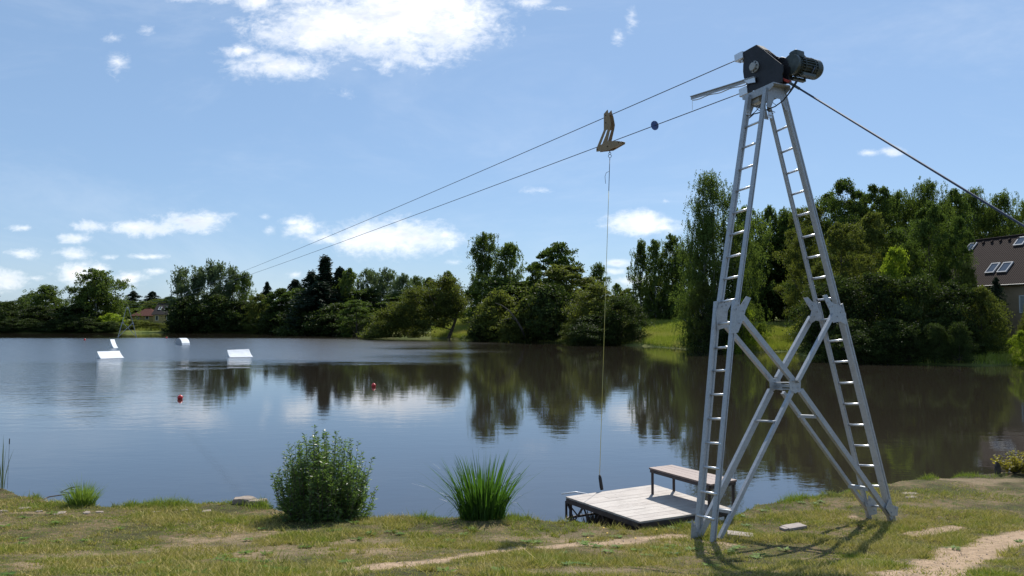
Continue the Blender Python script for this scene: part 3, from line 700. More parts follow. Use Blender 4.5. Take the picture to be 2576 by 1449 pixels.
# ------------------------------------------------------------------ houses
def tile_mat(name, a, b, sz):
    t = NT(name); u = t.n('ShaderNodeUVMap').outputs[0]
    s = t.n('ShaderNodeSeparateXYZ', {0: u})
    row = t.math('FRACT', t.math('MULTIPLY', s.outputs[1], 1 / sz)); colm = t.math('SINE', t.math('MULTIPLY', s.outputs[0], 2 * PI / (sz * .75)))
    hgt = t.math('ADD', t.math('MULTIPLY', row, -1.), t.math('MULTIPLY', colm, .35))
    c = t.mix(t.noise(u, 1.7, 4, .7), c4(*a), c4(*b)); c = t.mix(t.math('MULTIPLY', t.noise(u, 14, 2), .5), c, c4(*[k * .6 for k in a]))
    return t.out(t.n('ShaderNodeBsdfPrincipled', {'Base Color': c, 'Roughness': .95, 'Specular IOR Level': .1, 'Normal': t.n('ShaderNodeBump', {'Height': hgt, 'Strength': .9, 'Distance': .14}).outputs[0]}))
M['tile_brown'] = tile_mat('brown_roof_tiles', (.030, .021, .019), (.050, .036, .032), .34)
M['tile_red'] = tile_mat('red_roof_tiles', (.085, .035, .028), (.12, .05, .04), .4)
M['tile_dark'] = tile_mat('dark_roof_tiles', (.03, .028, .03), (.05, .045, .045), .4)
M['plaster'] = simple('beige_plaster', (.42, .30, .20), (.36, .26, .17), 1.5, .9)
M['plaster_y'] = simple('yellow_plaster', (.50, .38, .17), (.43, .33, .15), 1.5, .9)
M['glass'] = simple('window_glass', (.05, .06, .08), None, 3, .08, 0, spec=1.0)
M['frame_l'] = simple('light_window_frame', (.45, .45, .46), None, 3, .5)
M['frame_w'] = simple('white_window_frame', (.75, .75, .74), None, 3, .5)
def uvquad(name, quads, mat, parent, th=.12):
    """sloped roof slabs with uv in metres; quads = list of 4 points (eave a, eave b, ridge b, ridge a)"""
    vs = []; fs = []; uv = []; o0 = ORG[parent.name]
    for q in quads:
        q = [V(p) for p in q]; n = (q[1] - q[0]).cross(q[-1] - q[0]).normalized(); b = len(vs)
        ux = (q[1] - q[0]).normalized(); uy = n.cross(ux); k = len(q)
        vs += q + [p - n * th for p in q]
        fs.append(list(range(b, b + k))); fs.append(list(range(b + k, b + 2 * k))[::-1])
        for i in range(k): fs.append((b + i, b + k + i, b + k + (i + 1) % k, b + (i + 1) % k))
        for p in q + q: uv.append(((p - q[0]).dot(ux), (p - q[0]).dot(uy)))
    me = bpy.data.meshes.new(name); me.from_pydata([v - o0 for v in vs], [], fs); ul = me.uv_layers.new(name='UVMap')
    for lp in me.loops: ul.data[lp.index].uv = uv[lp.vertex_index]
    me.update(); return link_mesh(name, me, mat, parent)
def house(label, A, dirx, L, Wd, ze, zr, roofm, wallm, zg, over=.5, hip=0):
    """A: front-left wall corner; dirx along the eave, depth goes away from the viewer"""
    dx = V((dirx[0], dirx[1], 0)).normalized(); dy = V((-dx.y, dx.x, 0)); A = V((A[0], A[1], 0)); z = V((0, 0, 1))
    root = empty('house', (A.x, A.y, zg), label, 'house')
    mb = MB(); c = [A, A + dx * L, A + dx * L + dy * Wd, A + dy * Wd]
    mb.box8([p + z * (zg - 1) for p in c] + [p + z * ze for p in c])
    if not hip:
        for s in (0, L):
            a = A + dx * s; mb.prism([a + z * ze, a + dy * Wd + z * ze, a + dy * Wd / 2 + z * (zr - .12)], dx * (.2 if s == 0 else -.2))
    mb.build('wall', wallm, root)
    sl = (zr - ze) / (Wd / 2); lo = ze - sl * over + .02
    e = [A - dx * over - dy * over, A + dx * (L + over) - dy * over, A + dx * (L + over) + dy * (Wd + over), A - dx * over + dy * (Wd + over)]
    r1 = A + dx * (hip if hip else -over) + dy * Wd / 2; r2 = A + dx * (L - hip if hip else L + over) + dy * Wd / 2
    qs = [(e[0] + z * lo, e[1] + z * lo, r2 + z * zr, r1 + z * zr), (e[2] + z * lo, e[3] + z * lo, r1 + z * zr, r2 + z * zr)]
    if hip: qs += [(e[1] + z * lo, e[2] + z * lo, r2 + z * zr), (e[3] + z * lo, e[0] + z * lo, r1 + z * zr)]
    rf = uvquad('roof', qs, roofm, root)
    mb = MB(); mb.tube([r1 + z * (zr + .03), r2 + z * (zr + .03)], .10, 8); rd = mb.build('ridge', roofm, rf)
    nrm = (dx.cross((r1 + z * zr - e[0] - z * lo).normalized())).normalized()
    def roofpt(s, t): # s along eave metres from A, t 0..1 up the slope
        return A - dy * over + dx * s + z * lo + (dy * (Wd / 2 + over) + z * (zr - lo)) * t
    return root, rf, dx, dy, nrm, roofpt, A
def skylight(rf, nrm, dx, c, w, h, fm):
    up = nrm.cross(dx).normalized()
    if up.z < 0: up = -up
    mb = MB()
    for s in (-1, 1):
        mb.box(c + dx * s * w / 2 + nrm * .05, dx * .06, up * (h / 2 + .06), nrm * .07); mb.box(c + up * s * h / 2 + nrm * .05, dx * (w / 2 - .06), up * .06, nrm * .068)
    f = mb.build('roof_window', fm, rf); mb = MB(); mb.box(c + nrm * .05, dx * (w / 2 - .06), up * (h / 2 - .06), nrm * .02); mb.build('pane', M['glass'], f)
def wallwin(root, A, dx, dy, s, z0, w, h, name='window', shut=False):
    z = V((0, 0, 1)); c = A + dx * s + z * z0; mb = MB()
    for q in (-1, 1):
        mb.box(c + dx * q * w / 2 - dy * .03, dx * .05, dy * .05, z * (h / 2 + .05)); mb.box(c + z * q * h / 2 - dy * .03, dx * (w / 2 - .05), dy * .048, z * .05)
    f = mb.build(name, M['frame_w'], root); mb = MB(); mb.box(c - dy * .01, dx * (w / 2 - .05), dy * .02, z * (h / 2 - .05)); mb.build('pane', M['boxgrey'] if shut else M['glass'], f)
# right house: ridge ends traced
E1 = at(2372, 716, 87.8); E2 = at(2576, 705, 77.5)
dxr = (E2 - E1); dxr.z = 0
ze = (E1.z + E2.z) / 2 + .2
Wd = 9.0
root, rf, dx, dy, nrm, rp, A = house('house with brown tiled roof and roof windows behind the right bank shrubs', (E1.x, E1.y), dxr, 17., Wd, ze, ze + 4.9, M['tile_brown'], M['plaster'], tz(E1.x, E1.y))
def on_roof(px, py): return on_plane(px, py, rp(0, 0), nrm)
for px, py, w_, h_ in ((2443, 622, .95, 1.15), (2569, 607, 1.05, 1.15), (2498, 675, 1.0, 1.35), (2529, 673, 1.1, 1.35)):
    skylight(rf, nrm, dx, on_roof(px, py), w_, h_, M['frame_l'])
mb = MB()
for k in range(15):
    c = rp(.4 + k * 1.15, .93) + nrm * .06; mb.box(c, dx * .11, (nrm.cross(dx)) * .13, nrm * .08)
mb.build('vent_tile', M['tile_brown'], rf)
mb = MB(); a_ = rp(0, 0) - dx * .5 - V((0, 0, .1)) - dy * .06; mb.tube([a_, a_ + dx * 18], .07, 8); mb.build('gutter', M['motor'], root)
wallwin(root, A, dx, dy, 11.0, ze - 2.6, 1.9, 1.7, shut=True); wallwin(root, A, dx, dy, 4.5, ze - 2.6, 1.3, 1.3)
# far left houses
def farhouse(label, x0, x1, yb, ye, yr, D, roofm, hip, wd=8):
    a = at(x0, ye, D); b = at(x1, ye, D); r = at(x0, yr, D + wd / 2); zg = at(x0, yb, D).z
    return house(label, (a.x, a.y), (b - a), (b - a).length, wd, a.z, r.z, roofm, M['plaster_y'], zg, .4, hip)
q = farhouse('red roofed bungalow on the far left shore behind the far tower', 328, 388, 812, 793, 776, 240, M['tile_red'], 3.0)
for s in (2.2, 5.2): wallwin(q[0], q[6], q[2], q[3], s, at(330, 799, 240).z, 1.0, .9)
q = farhouse('dark roofed yellow house right of the red roofed bungalow', 385, 438, 816, 789, 764, 236, M['tile_dark'], 0)
for px in (403, 419): skylight(q[1], q[4], q[2], on_plane(px, 776, q[5](0, 0), q[4]), .75, 1.3, M['frame_w'])
for s in (1.2, 4.6): wallwin(q[0], q[6], q[2], q[3], s, at(400, 800, 236).z, .8, 1.4)
# ------------------------------------------------------------------ cable tower
UZ = V((0, 0, 1)); e1 = V((.877, .48, 0)).normalized(); e2 = V((-.48, .877, 0)).normalized()
TL = R(5.4); up = UZ * math.cos(TL) + e2 * math.sin(TL); e2t = e2 * math.cos(TL) - UZ * math.sin(TL)
O = V((4.1, 10.85, 1.07)); HW = .165
def nearp(px, py, dw=0): return on_plane(px, py, O - e2t * (HW + dw), e2t)
def backp(px, py, dw=0): return on_plane(px, py, O + e2t * (HW + dw), e2t)
def z3(x, y): return ((2500 + x / 1.3173) / 1.5528, (1100 + y / 1.3173) / 1.5528)
def z1(x, y): return ((2600 + x / 2.8975) / 1.5528, (100 + y / 2.8975) / 1.5528)
def loc(p): q = p - O; return (round(q.dot(e1), 2), round(q.dot(e2t), 2), round(q.dot(up), 2))
LEG = {'nl': [nearp(1788, 1364), nearp(*z3(492, 140)), nearp(1926, 222)],
       'bl': [backp(1750, 1360), backp(*z3(402, 150)), backp(1884, 240)],
       'nr': [nearp(2252, 1303), nearp(*z3(1026, 160)), nearp(1968, 232)],
       'br': [backp(2197, 1308), backp(*z3(918, 150)), backp(1933, 262)]}
for k, v in LEG.items(): print('LEG', k, [loc(p) for p in v])
T = empty('cable_tower', O, 'tall galvanised steel A-shaped cable tower of two ladders on the near bank', 'tower')
def cprof(a, b):   # channel with a shallow groove and chamfers; x = along e1
    a /= 2; b /= 2; c = .012
    return [(-a + c, -b), (-a * .25, -b), (-a * .12, -b + .012), (a * .12, -b + .012), (a * .25, -b), (a - c, -b), (a, -b + c), (a, b - c), (a - c, b), (-a + c, b), (-a, b - c), (-a, -b + c)]
for k, (a, b) in {'nl': (.062, .062), 'bl': (.092, .062), 'nr': (.088, .085), 'br': (.062, .055)}.items():
    p = LEG[k]; mb = MB()
    side = e1
    mb.beam(p[1] - up * .05, p[2], cprof(a, b), side)
    mb.beam(p[0] - UZ * .25, p[1] + up * .12, cprof(a * 1.10, b * 1.12), side)
    mb.build('leg', M['galv'], T)
def legat(k, h):
    p = LEG[k]; hs = [(q - O).dot(up) for q in p]
    i = 0 if h < hs[1] else 1; f = (h - hs[i]) / (hs[i + 1] - hs[i]); return p[i].lerp(p[i + 1], f)
def hof(k, pyd):
    lo, hi = -1., 7.
    for _ in range(30):
        m = (lo + hi) / 2; p = legat(k, m); d = p - V((0, 0, CAMZ)); c, s = math.cos(PITCH), math.sin(PITCH)
        y = CY - F * (d.z * c - d.y * s) / (d.y * c + d.z * s)
        if y > pyd: lo = m
        else: hi = m
    return lo
def z2(y): return (300 + y / 1.449) / 1.5528
def y3(y): return (1100 + y / 1.3173) / 1.5528
LR = [y3(v) for v in (1203, 1078, 952, 828, 705, 582, 460, 343, 220)] + [z2(v) for v in (1275, 1147, 1024, 897, 775, 650, 530, 407, 290)]
RR_ = [y3(v) for v in (1153, 1048, 945, 843, 737, 630, 523, 415, 308)] + [y3(198)] + [z2(v) for v in (1265, 1145, 1028, 912, 790, 670, 552, 432, 312)]
for ka, kb, ys in (('bl', 'nl', LR), ('br', 'nr', RR_)):
    for yv in ys:
        h = hof(ka, yv); a = legat(ka, h); b = legat(kb, h)
        mb = MB(); d = (b - a).normalized(); mb.tube([a - d * .02, b + d * .01], .0165, 10); mb.build('rung', M['steel'], T, smooth=True)
# joint plates traced at their own distance
def plate(fn, poly, dw, name='gusset_plate', th=.008):
    pts = [fn(*z3(*q), dw) for q in poly]; mb = MB(); mb.prism(pts, e2t * th)
    c = sum(pts, V()) / len(pts)
    for q in pts[::2]:
        b = c.lerp(q, .55); mb.tube([b - e2t * .012, b + e2t * (th + .012)], .010, 6)
    mb.build(name, M['galv'], T)
plate(nearp, [(498, 92), (518, 122), (548, 75), (572, 84), (543, 150), (534, 190), (505, 262), (468, 268), (478, 130)], .045)
plate(nearp, [(940, 72), (962, 66), (985, 105), (1035, 128), (1060, 165), (1062, 225), (1030, 205), (995, 212), (982, 190), (978, 150), (960, 112)], .055)
plate(backp, [(412, 98), (438, 112), (450, 87), (478, 95), (452, 150), (448, 195), (462, 235), (430, 240), (398, 250), (392, 160)], -.045)
plate(backp, [(842, 85), (865, 80), (886, 102), (905, 110), (930, 160), (936, 205), (905, 200), (880, 215), (872, 200), (884, 152)], -.045)
BP = [(-.036, -.026), (.036, -.026), (.036, .026), (.02, .026), (.012, .014), (-.012, .014), (-.02, .026), (-.036, .026)]
def brace(fn, a, b, dw, w=1.0): 
    mb = MB(); A_, B_ = fn(*z3(*a), dw), fn(*z3(*b), dw); d = B_ - A_
    s = e2t.cross(d).normalized(); mb.beam(A_, B_, [(x * w, y) for x, y in BP], s); mb.build('brace', M['galv'], T)
brace(nearp, (526, 185), (795, 520), -.005, 1.1); brace(nearp, (825, 560), (1293, 1215), -.005, 1.1)
brace(nearp, (992, 170), (808, 515), .055, .75); brace(nearp, (783, 560), (408, 1325), .0, .72)
brace(backp, (440, 225), (680, 512), .0, .9); brace(backp, (735, 570), (1180, 1185), .0, .72)
brace(backp, (880, 185), (705, 500), .0, 1.1); brace(backp, (672, 560), (292, 1330), .0, 1.2)
plate(nearp, [(775, 495), (800, 505), (822, 485), (828, 520), (826, 560), (800, 575), (775, 560), (768, 530)], .035, 'center_plate')
plate(backp, [(648, 470), (668, 500), (700, 495), (722, 505), (735, 560), (700, 555), (672, 572), (668, 520)], -.03, 'center_plate')
plate(nearp, [(1285, 1120), (1300, 1150), (1330, 1160), (1325, 1205), (1290, 1205), (1265, 1165)], .05, 'foot_plate')
plate(backp, [(1155, 1130), (1172, 1150), (1178, 1100), (1218, 1130), (1220, 1195), (1180, 1205)], -.04, 'foot_plate')
plate(backp, [(268, 1225), (285, 1250), (300, 1290), (330, 1305), (300, 1335), (262, 1330)], -.04, 'foot_plate')
def cross_bar(a, b, hh=.022):
    A_, B_ = backp(*z3(*a)), nearp(*z3(*b)); mb = MB(); d = (B_ - A_).normalized(); mb.box((A_ + B_) / 2, (B_ - A_) / 2, d.cross(UZ) * .03, UZ * hh); mb.build('cross_bar', M['galv'], T, bevel=.004)
cross_bar((690, 520), (785, 520), .008); cross_bar((690, 552), (785, 554), .008); cross_bar((700, 536), (790, 537), .02)
cross_bar((592, 715), (694, 720), .012); cross_bar((818, 692), (912, 696)); cross_bar((380, 1170), (470, 1185)); cross_bar((1078, 1052), (1178, 1068), .028)
# head ---------------------------------------------------------------
HP = O + up * 6.55
def hd(x, y, u=-.06): return on_plane(*z1(x, y), HP + e1 * u, e1)
print('HEAD', loc(hd(1035, 218)), loc(hd(940, 750)), loc(hd(1335, 600)), loc(hd(290, 825)))
SP = [(888, 300), (1035, 218), (1112, 272), (1250, 385), (1335, 450), (1338, 520), (1325, 560), (1330, 640), (1180, 668), (945, 755), (930, 690), (915, 640), (893, 590), (884, 520), (886, 440), (896, 395)]
for u in (-.075, .06):
    mb = MB(); mb.prism([hd(x, y, -.06) + e1 * (u + .06) for x, y in SP], e1 * .015); mb.build('side_plate', M['black'], T)
mb = MB(); cc = hd(1060, 470); mb.tube([cc - e1 * -.02, cc + e1 * .10], .225, 40)
mb.tube([cc + e1 * .035, cc + e1 * .045], .245, 40); mb.tube([cc + e1 * .085, cc + e1 * .095], .245, 40); mb.build('sheave', M['black'], T, smooth=False)
mb = MB(); cc2 = hd(1018, 470); mb.tube([cc2 - e1 * .04, cc2 - e1 * .016], .088, 32); mb.tube([cc2 - e1 * .075, cc2 - e1 * .04], .058, 28)
hb = mb.build('bearing_hub', M['boxgrey'], T, bevel=.004)
for k in range(8):
    a = 2 * PI * k / 8; c = cc2 - e1 * .045 + (e2t * math.cos(a) + up * math.sin(a)) * .073; mb = MB(); mb.tube([c, c - e1 * .012], .009, 6); mb.build('bolt', M['black'], hb)
# top ties between the plates
mb = MB()
for a, b in (((1035, 222), (1110, 272)), ((888, 305), (1030, 224))):
    A_, B_ = hd(*a), hd(*b); d = (B_ - A_).normalized(); mb.box((A_ + B_) / 2 + e1 * .06, (B_ - A_) / 2, e1 * .06, e1.cross(d) * .006)
mb.build('cover_strip', M['black'], T)
# motor: axis along e1
m0 = hd(1415, 440, .085) ; ax = e1
mb = MB(); mb.tube([m0, m0 + ax * .05], .15, 32); mb.tube([m0 + ax * .05, m0 + ax * .10], [.15, .118], 32); mb.tube([m0 + ax * .10, m0 + ax * .42], .125, 32)
for k in range(22):
    a = 2 * PI * k / 22; r_ = up * math.cos(a) + e2t * math.sin(a); s_ = ax.cross(r_); mb.box(m0 + ax * .26 + r_ * .132, ax * .15, s_ * .005, r_ * .016)
for s_ in (-1, 1): mb.box(m0 + ax * .24 - up * .16 + e2t * .09 * s_, ax * .13, e2t * .03, up * .02)
for f_ in (.16, .36): mb.tube([m0 + ax * f_, m0 + ax * (f_ + .012)], .152, 28)
mb.tube([m0 + ax * .3 + up * .13, m0 + ax * .3 + up * .18], .014, 8)
mot = mb.build('motor', M['motor'], T)
mb = MB(); mb.tube([m0 + ax * .42, m0 + ax * .52, m0 + ax * .56], [.146, .146, .12], 32); mb.build('fan_cover', M['motor'], mot, smooth=False)
mb = MB(); c = m0 + up * .165 + ax * .15; mb.box(c, ax * .085, e2t * .07, up * .05); mb.box(c - ax * .02 + up * .05, ax * .06, e2t * .055, up * .012); mb.build('terminal_box', M['motor'], mot, bevel=.012)
mb = MB(); c = m0 + up * .20 + ax * .235; mb.tube([c, c + ax * .05, c + ax * .09 - up * .03, c + ax * .11 - up * .10 - e2t * .05, c + ax * .10 - up * .25 - e2t * .14, c + ax * .05 - up * .36 - e2t * .10], .011, 8); mb.build('motor_cable', M['cable'], mot, smooth=True)
mb = MB(); gb = hd(1290, 480, .075); mb.tube([gb, gb + e1 * .10], .16, 28); mb.box(gb + e1 * .06 - up * .12, e1 * .05, e2t * .13, up * .10); mb.build('gearbox', M['black'], T, bevel=.006)
# saddle
mb = MB(); S0 = O + up * 6.02
tp = LEG['nl'][2], LEG['nr'][2], LEG['bl'][2], LEG['br'][2]
cx_ = sum(tp, V()) / 4; hh_ = max((q - O).dot(up) for q in tp); S0 = O + e1 * (cx_ - O).dot(e1) + up * (hh_ + .03); print('SADDLE', loc(S0), [loc(q) for q in tp])
mb.box(S0, e1 * .17, e2t * .30, up * .008)
for s in (-1, 1): mb.prism([S0 + e1 * .17 * s - e2t * .30, S0 + e1 * .17 * s + e2t * .30, S0 + e1 * .17 * s + e2t * .30 - up * .05, S0 + e1 * .17 * s + e2t * .2 - up * .10, S0 + e1 * .17 * s - e2t * .2 - up * .10, S0 + e1 * .17 * s - e2t * .30 - up * .05], e1 * .008 * s)
for w_ in (-.20, .20):
    b = S0 + e2t * w_; mb.prism([b - e1 * .16 - up * .01, b + e1 * .16 - up * .01, b + e1 * .23 - up * .34, b + e1 * .15 - up * .34, b + e1 * .06 - up * .18, b - e1 * .06 - up * .18, b - e1 * .15 - up * .34, b - e1 * .23 - up * .34], e2t * .008)
mb.build('saddle', M['galv'], T)
mb = MB(); c = hd(1035, 815, -.14); mb.box(c, e1 * .05, e2t * .075, up * .095); mb.build('junction_box', M['boxgrey'], T, bevel=.01)
def guide(x0, y0, x1, y1):
    a = hd((x0 + x1) / 2, (y0 + y1) / 2, -.06) + e1 * .03; wv = abs((hd(x0, y0) - hd(x1, y0)).dot(e2t)) / 2; hv = abs((hd(x0, y0) - hd(x0, y1)).dot(up)) / 2
    mb = MB(); mb.box(a, e1 * .065, e2t * wv, up * hv * .72); mb.box(a - up * hv * .85 - e2t * wv * .3, e1 * .03, e2t * .02, up * .03)
    g_ = mb.build('cable_guide', M['steel'], T, bevel=.008); mb = MB()
    for s in (-1, 1): mb.tube([a - up * hv * .75 + e2t * .03 * s, a - up * hv * 1.05 + e2t * .03 * s], .012, 6)
    mb.build('bolt', M['galv'], g_); return a
G1 = guide(793, 295, 890, 410); G2 = guide(845, 685, 940, 812)
mb = MB(); A_, B_ = hd(1012, 600, -.10), hd(288, 822, -.10); d = (B_ - A_).normalized(); sd = e1.cross(d)
mb.box((A_ + B_) / 2, (B_ - A_) / 2, sd * .026, e1 * .006); mb.box((A_ + B_) / 2 + sd * .026, (B_ - A_) / 2, sd * .005, e1 * .028)
arm = mb.build('sensor_arm', M['galv'], T)
mb = MB(); mb.prism([hd(870, 610, -.115), hd(925, 595, -.115), hd(1005, 575, -.115), hd(1015, 640, -.115), hd(930, 655, -.115)], e1 * .006); mb.build('bracket', M['steel'], arm)
mb = MB(); cpts = [A_.lerp(B_, f) + sd * (-.035 - .02 * math.sin(f * 9) ** 2) for f in np.linspace(.1, .97, 14)]; mb.tube(cpts, .008, 6); mb.build('sensor_cable', M['boxgrey'], arm, smooth=True)
s0 = B_ + (A_ - B_).normalized() * .03; mb = MB(); mb.tube([s0, s0 - UZ * .20], .0035, 6); mb.build('sensor_wire', M['white'], arm)
def wire(pts, r=.007, u=-.1, mat='black'):
    mb = MB(); mb.tube([hd(x, y, u) for x, y in pts], r, 7); mb.build('wire', M[mat], T, smooth=True)
wire([(1500, 615), (1462, 680), (1420, 740), (1372, 800), (1330, 850), (1240, 915), (1150, 950), (1060, 985), (1000, 1000), (945, 1048)], .009)
wire([(1480, 625), (1440, 690), (1395, 765), (1345, 830)], .009, -.08)
wire([(1150, 770), (1178, 840), (1180, 890), (1150, 950)], .005); wire([(1175, 840), (1210, 870), (1250, 900)], .004)
wire([(1150, 960), (1210, 995), (1240, 980), (1200, 965), (1150, 965)], .005); wire([(1030, 910), (1035, 945), (1070, 968)], .005); wire([(1075, 905), (1020, 970), (960, 1020)], .006)
wire([(1255, 352), (1330, 375)], .006, .02)
for x, y in ((905, 990), (1155, 1025)):
    pc = (nearp if x > 1000 else backp)(*z1(x, y)); mb = MB(); pc = pc - e2t * .045; mb.box(pc, e1 * .035, e2t * .004, up * .045); mb.tube([pc - e2t * .01 + e1 * .02, pc - e2t * .02 + e1 * .02], .012, 6); mb.tube([pc - e2t * .01 - e1 * .02, pc - e2t * .02 - e1 * .02], .012, 6); mb.build('joint_plate', M['steel'], T)

# far tower: a plain copy of the same kind, turned round
def dupe(o, parent, keepn=None):
    c = o.copy(); COL.objects.link(c); c.parent = parent; ORG[c.name] = ORG.get(o.name, V((0, 0, 0)))
    for ch in list(o.children):
        if keepn and ch.name.split('.')[0] not in keepn: continue
        dupe(ch, c)
    return c
FT = at(318, 849, 163)
T2 = dupe(T, None, ('leg', 'rung', 'brace', 'gusset_plate', 'center_plate', 'side_plate', 'cross_bar', 'saddle', 'sheave'))
T2.location = (FT.x, FT.y, .05); T2.rotation_euler = (0, 0, PI); T2['label'] = 'small far away A-shaped cable tower standing at the far left shore'
def tofar(p): q = p - O; return V((FT.x - q.x, FT.y - q.y, .05 + q.z))

# ------------------------------------------------------------------ cables, rope, carrier
def cable(name, a, b, sag, r, mat, label, n=60):
    mb = MB(); pts = [a.lerp(b, (k / n) ** 1.6) - UZ * (4 * sag * (k / n) ** 1.6 * (1 - (k / n) ** 1.6)) for k in range(n + 1)]
    mb.tube(pts, r, 6); o = mb.build(name, M[mat], None, a, smooth=True); return tag(o, label, 'cable')
c1a = on_plane(*z1(800, 392), G1, e1); c2a = on_plane(*z1(850, 765), G2, e1)
c1b = tofar(hd(800, 392)); c2b = tofar(hd(850, 765))
def cp(a, b, sag, t_): return a.lerp(b, t_) - UZ * 4 * sag * t_ * (1 - t_)
SAG1, SAG2 = 1.15, .9
cable('haul_cable', c1a, c1b, SAG1, .0075, 'cable', 'upper steel haul cable running from the tower head to the far shore')
cable('haul_cable', c2a, c2b, SAG2, .0075, 'cable', 'lower steel haul cable running through the ochre carrier to the far shore')
# guy rope
ga = hd(1400, 645, -.02); d = V((3.37 * .48, -3.37 * .877, -2.45)).normalized(); ge = ga + d * 6.6; ge.z = max(ge.z, tz(ge.x, ge.y) - .1)
g1 = on_plane(2576, 563, ga, V((.877, .48, 0)))
d = (g1 - ga).normalized(); k = (ga.z - 2.0) / -d.z; ge = ga + d * k
mb = MB(); mb.tube([ga + d * .2, ga + (ge - ga) * .5 - UZ * .03, ge], .0135, 8); tag(mb.build('guy_rope', M['rope_blue'], None, ga, smooth=True), 'thick dark blue guy rope slanting down right from the tower head', 'rope')
mb = MB(); mb.tube([ga - d * .02, ga + d * .22], .02, 8); mb.build('shackle', M['motor'], T)
mb = MB(); a_, b_ = hd(1285, 590, .0), hd(1410, 640, -.02); dd = (b_ - a_).normalized(); mb.box((a_ + b_) / 2, (b_ - a_) / 2, e1 * .03, e1.cross(dd) * .016); mb.build('red_strap', M['red_strap'], T, bevel=.004)

# carrier: two ochre plates joined by spacers, riding on both cables
def z5(x, y): return ((2250 + x / 4.83) / 1.5528, (400 + y / 4.83) / 1.5528)
tc = .0
best = 9
for i in range(400):
    t_ = i / 4000.; p = cp(c2a, c2b, SAG2, t_); px = CX + F * p.x / (p.y * math.cos(PITCH) + (p.z - 4) * math.sin(PITCH))
    if abs(px - 1528) < best: best = abs(px - 1528); tc = t_
CC = cp(c2a, c2b, SAG2, tc); print('CARRIER', tuple(CC), best)
root = empty('cable_carrier', CC, 'ochre boomerang-shaped tow carrier of two plates hanging on both haul cables', 'carrier')
def cr(x, y, u=-.045): return on_plane(*z5(x, y), CC + e1 * u, e1)
polys = [[(592, 138), (605, 200), (628, 262), (655, 415), (642, 500), (596, 500), (560, 530), (524, 520), (524, 215)],
         [(524, 520), (560, 530), (452, 812), (400, 850), (382, 876)], [(596, 500), (642, 500), (590, 732), (515, 770)],
         [(382, 876), (400, 850), (452, 812), (515, 770), (590, 732), (790, 726), (846, 738), (846, 776), (625, 902), (385, 930)]]
for u in (-.045, .045):
    mb = MB()
    for pl in polys: mb.prism([cr(x, y) + e1 * (u + .045) for x, y in pl], e1 * .010)
    mb.build('side_plate', M['yellow'], root)
for (x, y) in ((562, 245), (562, 385), (592, 832), (800, 755), (405, 890)):
    c = cr(x, y); mb = MB(); mb.tube([c - e1 * .008, c + e1 * .108], .012, 8); mb.build('spacer_bolt', M['black'], root)
mb = MB(); a_, b_ = cr(700, 850), cr(835, 775); mb.prism([a_ + e1 * .012, b_ + e1 * .012, b_ + e1 * .088, a_ + e1 * .088], UZ * .012); mb.build('spacer_block', M['yellow'], root)
c = cr(598, 905) + e1 * .05
mb = MB()
def ring(mb, c, r_, w, nrm, n=14):
    x = nrm.orthogonal().normalized(); y = nrm.cross(x); pts = [c + x * math.cos(2 * PI * k / n) * r_ * (1 if abs(x.z) < .5 else 1.5) + y * math.sin(2 * PI * k / n) * r_ * (1 if abs(y.z) < .5 else 1.5) for k in range(n + 1)]; mb.tube(pts, w, 6)
ring(mb, c - UZ * .02, .014, .006, V((1, 0, 0))); ring(mb, c - UZ * .055, .014, .005, V((0, 1, 0))); ring(mb, c - UZ * .105, .02, .005, V((0, 1, 0))); mb.build('chain_link', M['black'], root)
rope_top = c - UZ * .13
# dock geometry first (the handle stands on it)
ZD = 1.15
def z4(x, y): return ((2150 + x / 3.0306) / 1.5528, (1700 + y / 3.0306) / 1.5528)
hb0 = at_z(*z4(610, 656), ZD); topd = (hb0 - V((0, 0, 4))).length
ht = at(*z4(583, 472), hb0.y + .02)
mb = MB(); mb.tube([hb0 + UZ * .012, hb0.lerp(ht, .25), hb0.lerp(ht, .5) , hb0.lerp(ht, .8), ht], [.026, .029, .028, .027, .018], 12); o = mb.build('tow_bar', M['rubber'], None, hb0, smooth=True)
tag(o, 'black padded tow handle bar standing upright on the swimming platform', 'tow bar')
mb = MB(); kn = at(*z5(585, 1190), rope_top.y * .93 + ht.y * .07)
mb.tube([rope_top, rope_top.lerp(ht, .12)], .006, 6); r0 = rope_top.lerp(ht, .12)
o = empty('tow_rope', ht, 'thin yellow green tow rope hanging from the carrier to the platform', 'rope')
mb2 = MB(); mb2.tube([rope_top, rope_top.lerp(ht, .06), rope_top.lerp(ht, .12)], .0065, 6); mb2.build('leader', M['cable'], o, smooth=True)
q0 = rope_top.lerp(ht, .05); mb2 = MB(); mb2.tube([q0, q0 + V((-.06, 0, -.03)), q0 + V((-.085, 0, -.10)), q0 + V((-.075, 0, -.24))], .0045, 6); mb2.build('loose_end', M['cable'], o, smooth=True)
mb2 = MB(); mb2.tube([rope_top.lerp(ht, .12 + .88 * k / 10) for k in range(11)], .0045, 6); mb2.build('line', M['rope_y'], o, smooth=True)
# blue disc on the lower cable
for i in range(4000):
    t_ = i / 40000.; p = cp(c2a, c2b, SAG2, t_); px = CX + F * p.x / (p.y * math.cos(PITCH) + (p.z - 4) * math.sin(PITCH))
    if px < 1648: break
mb = MB(); n = 40; vs = []
dc = (c2b - c2a).normalized(); sx_ = dc.cross(UZ).normalized(); sz_ = sx_.cross(dc)
pts = [p + (sx_ * math.sin(a) + sz_ * math.cos(a)) * .083 for a in [R(4) + (2 * PI - R(8)) * k / n for k in range(n + 1)]] + [p + sz_ * .02 - sx_ * .004, p + sz_ * .02 + sx_ * .004]
mb.prism(pts, dc * .012); tag(mb.build('cable_disc', M['blue'], None, p), 'small blue slotted disc clipped on the lower haul cable', 'disc')

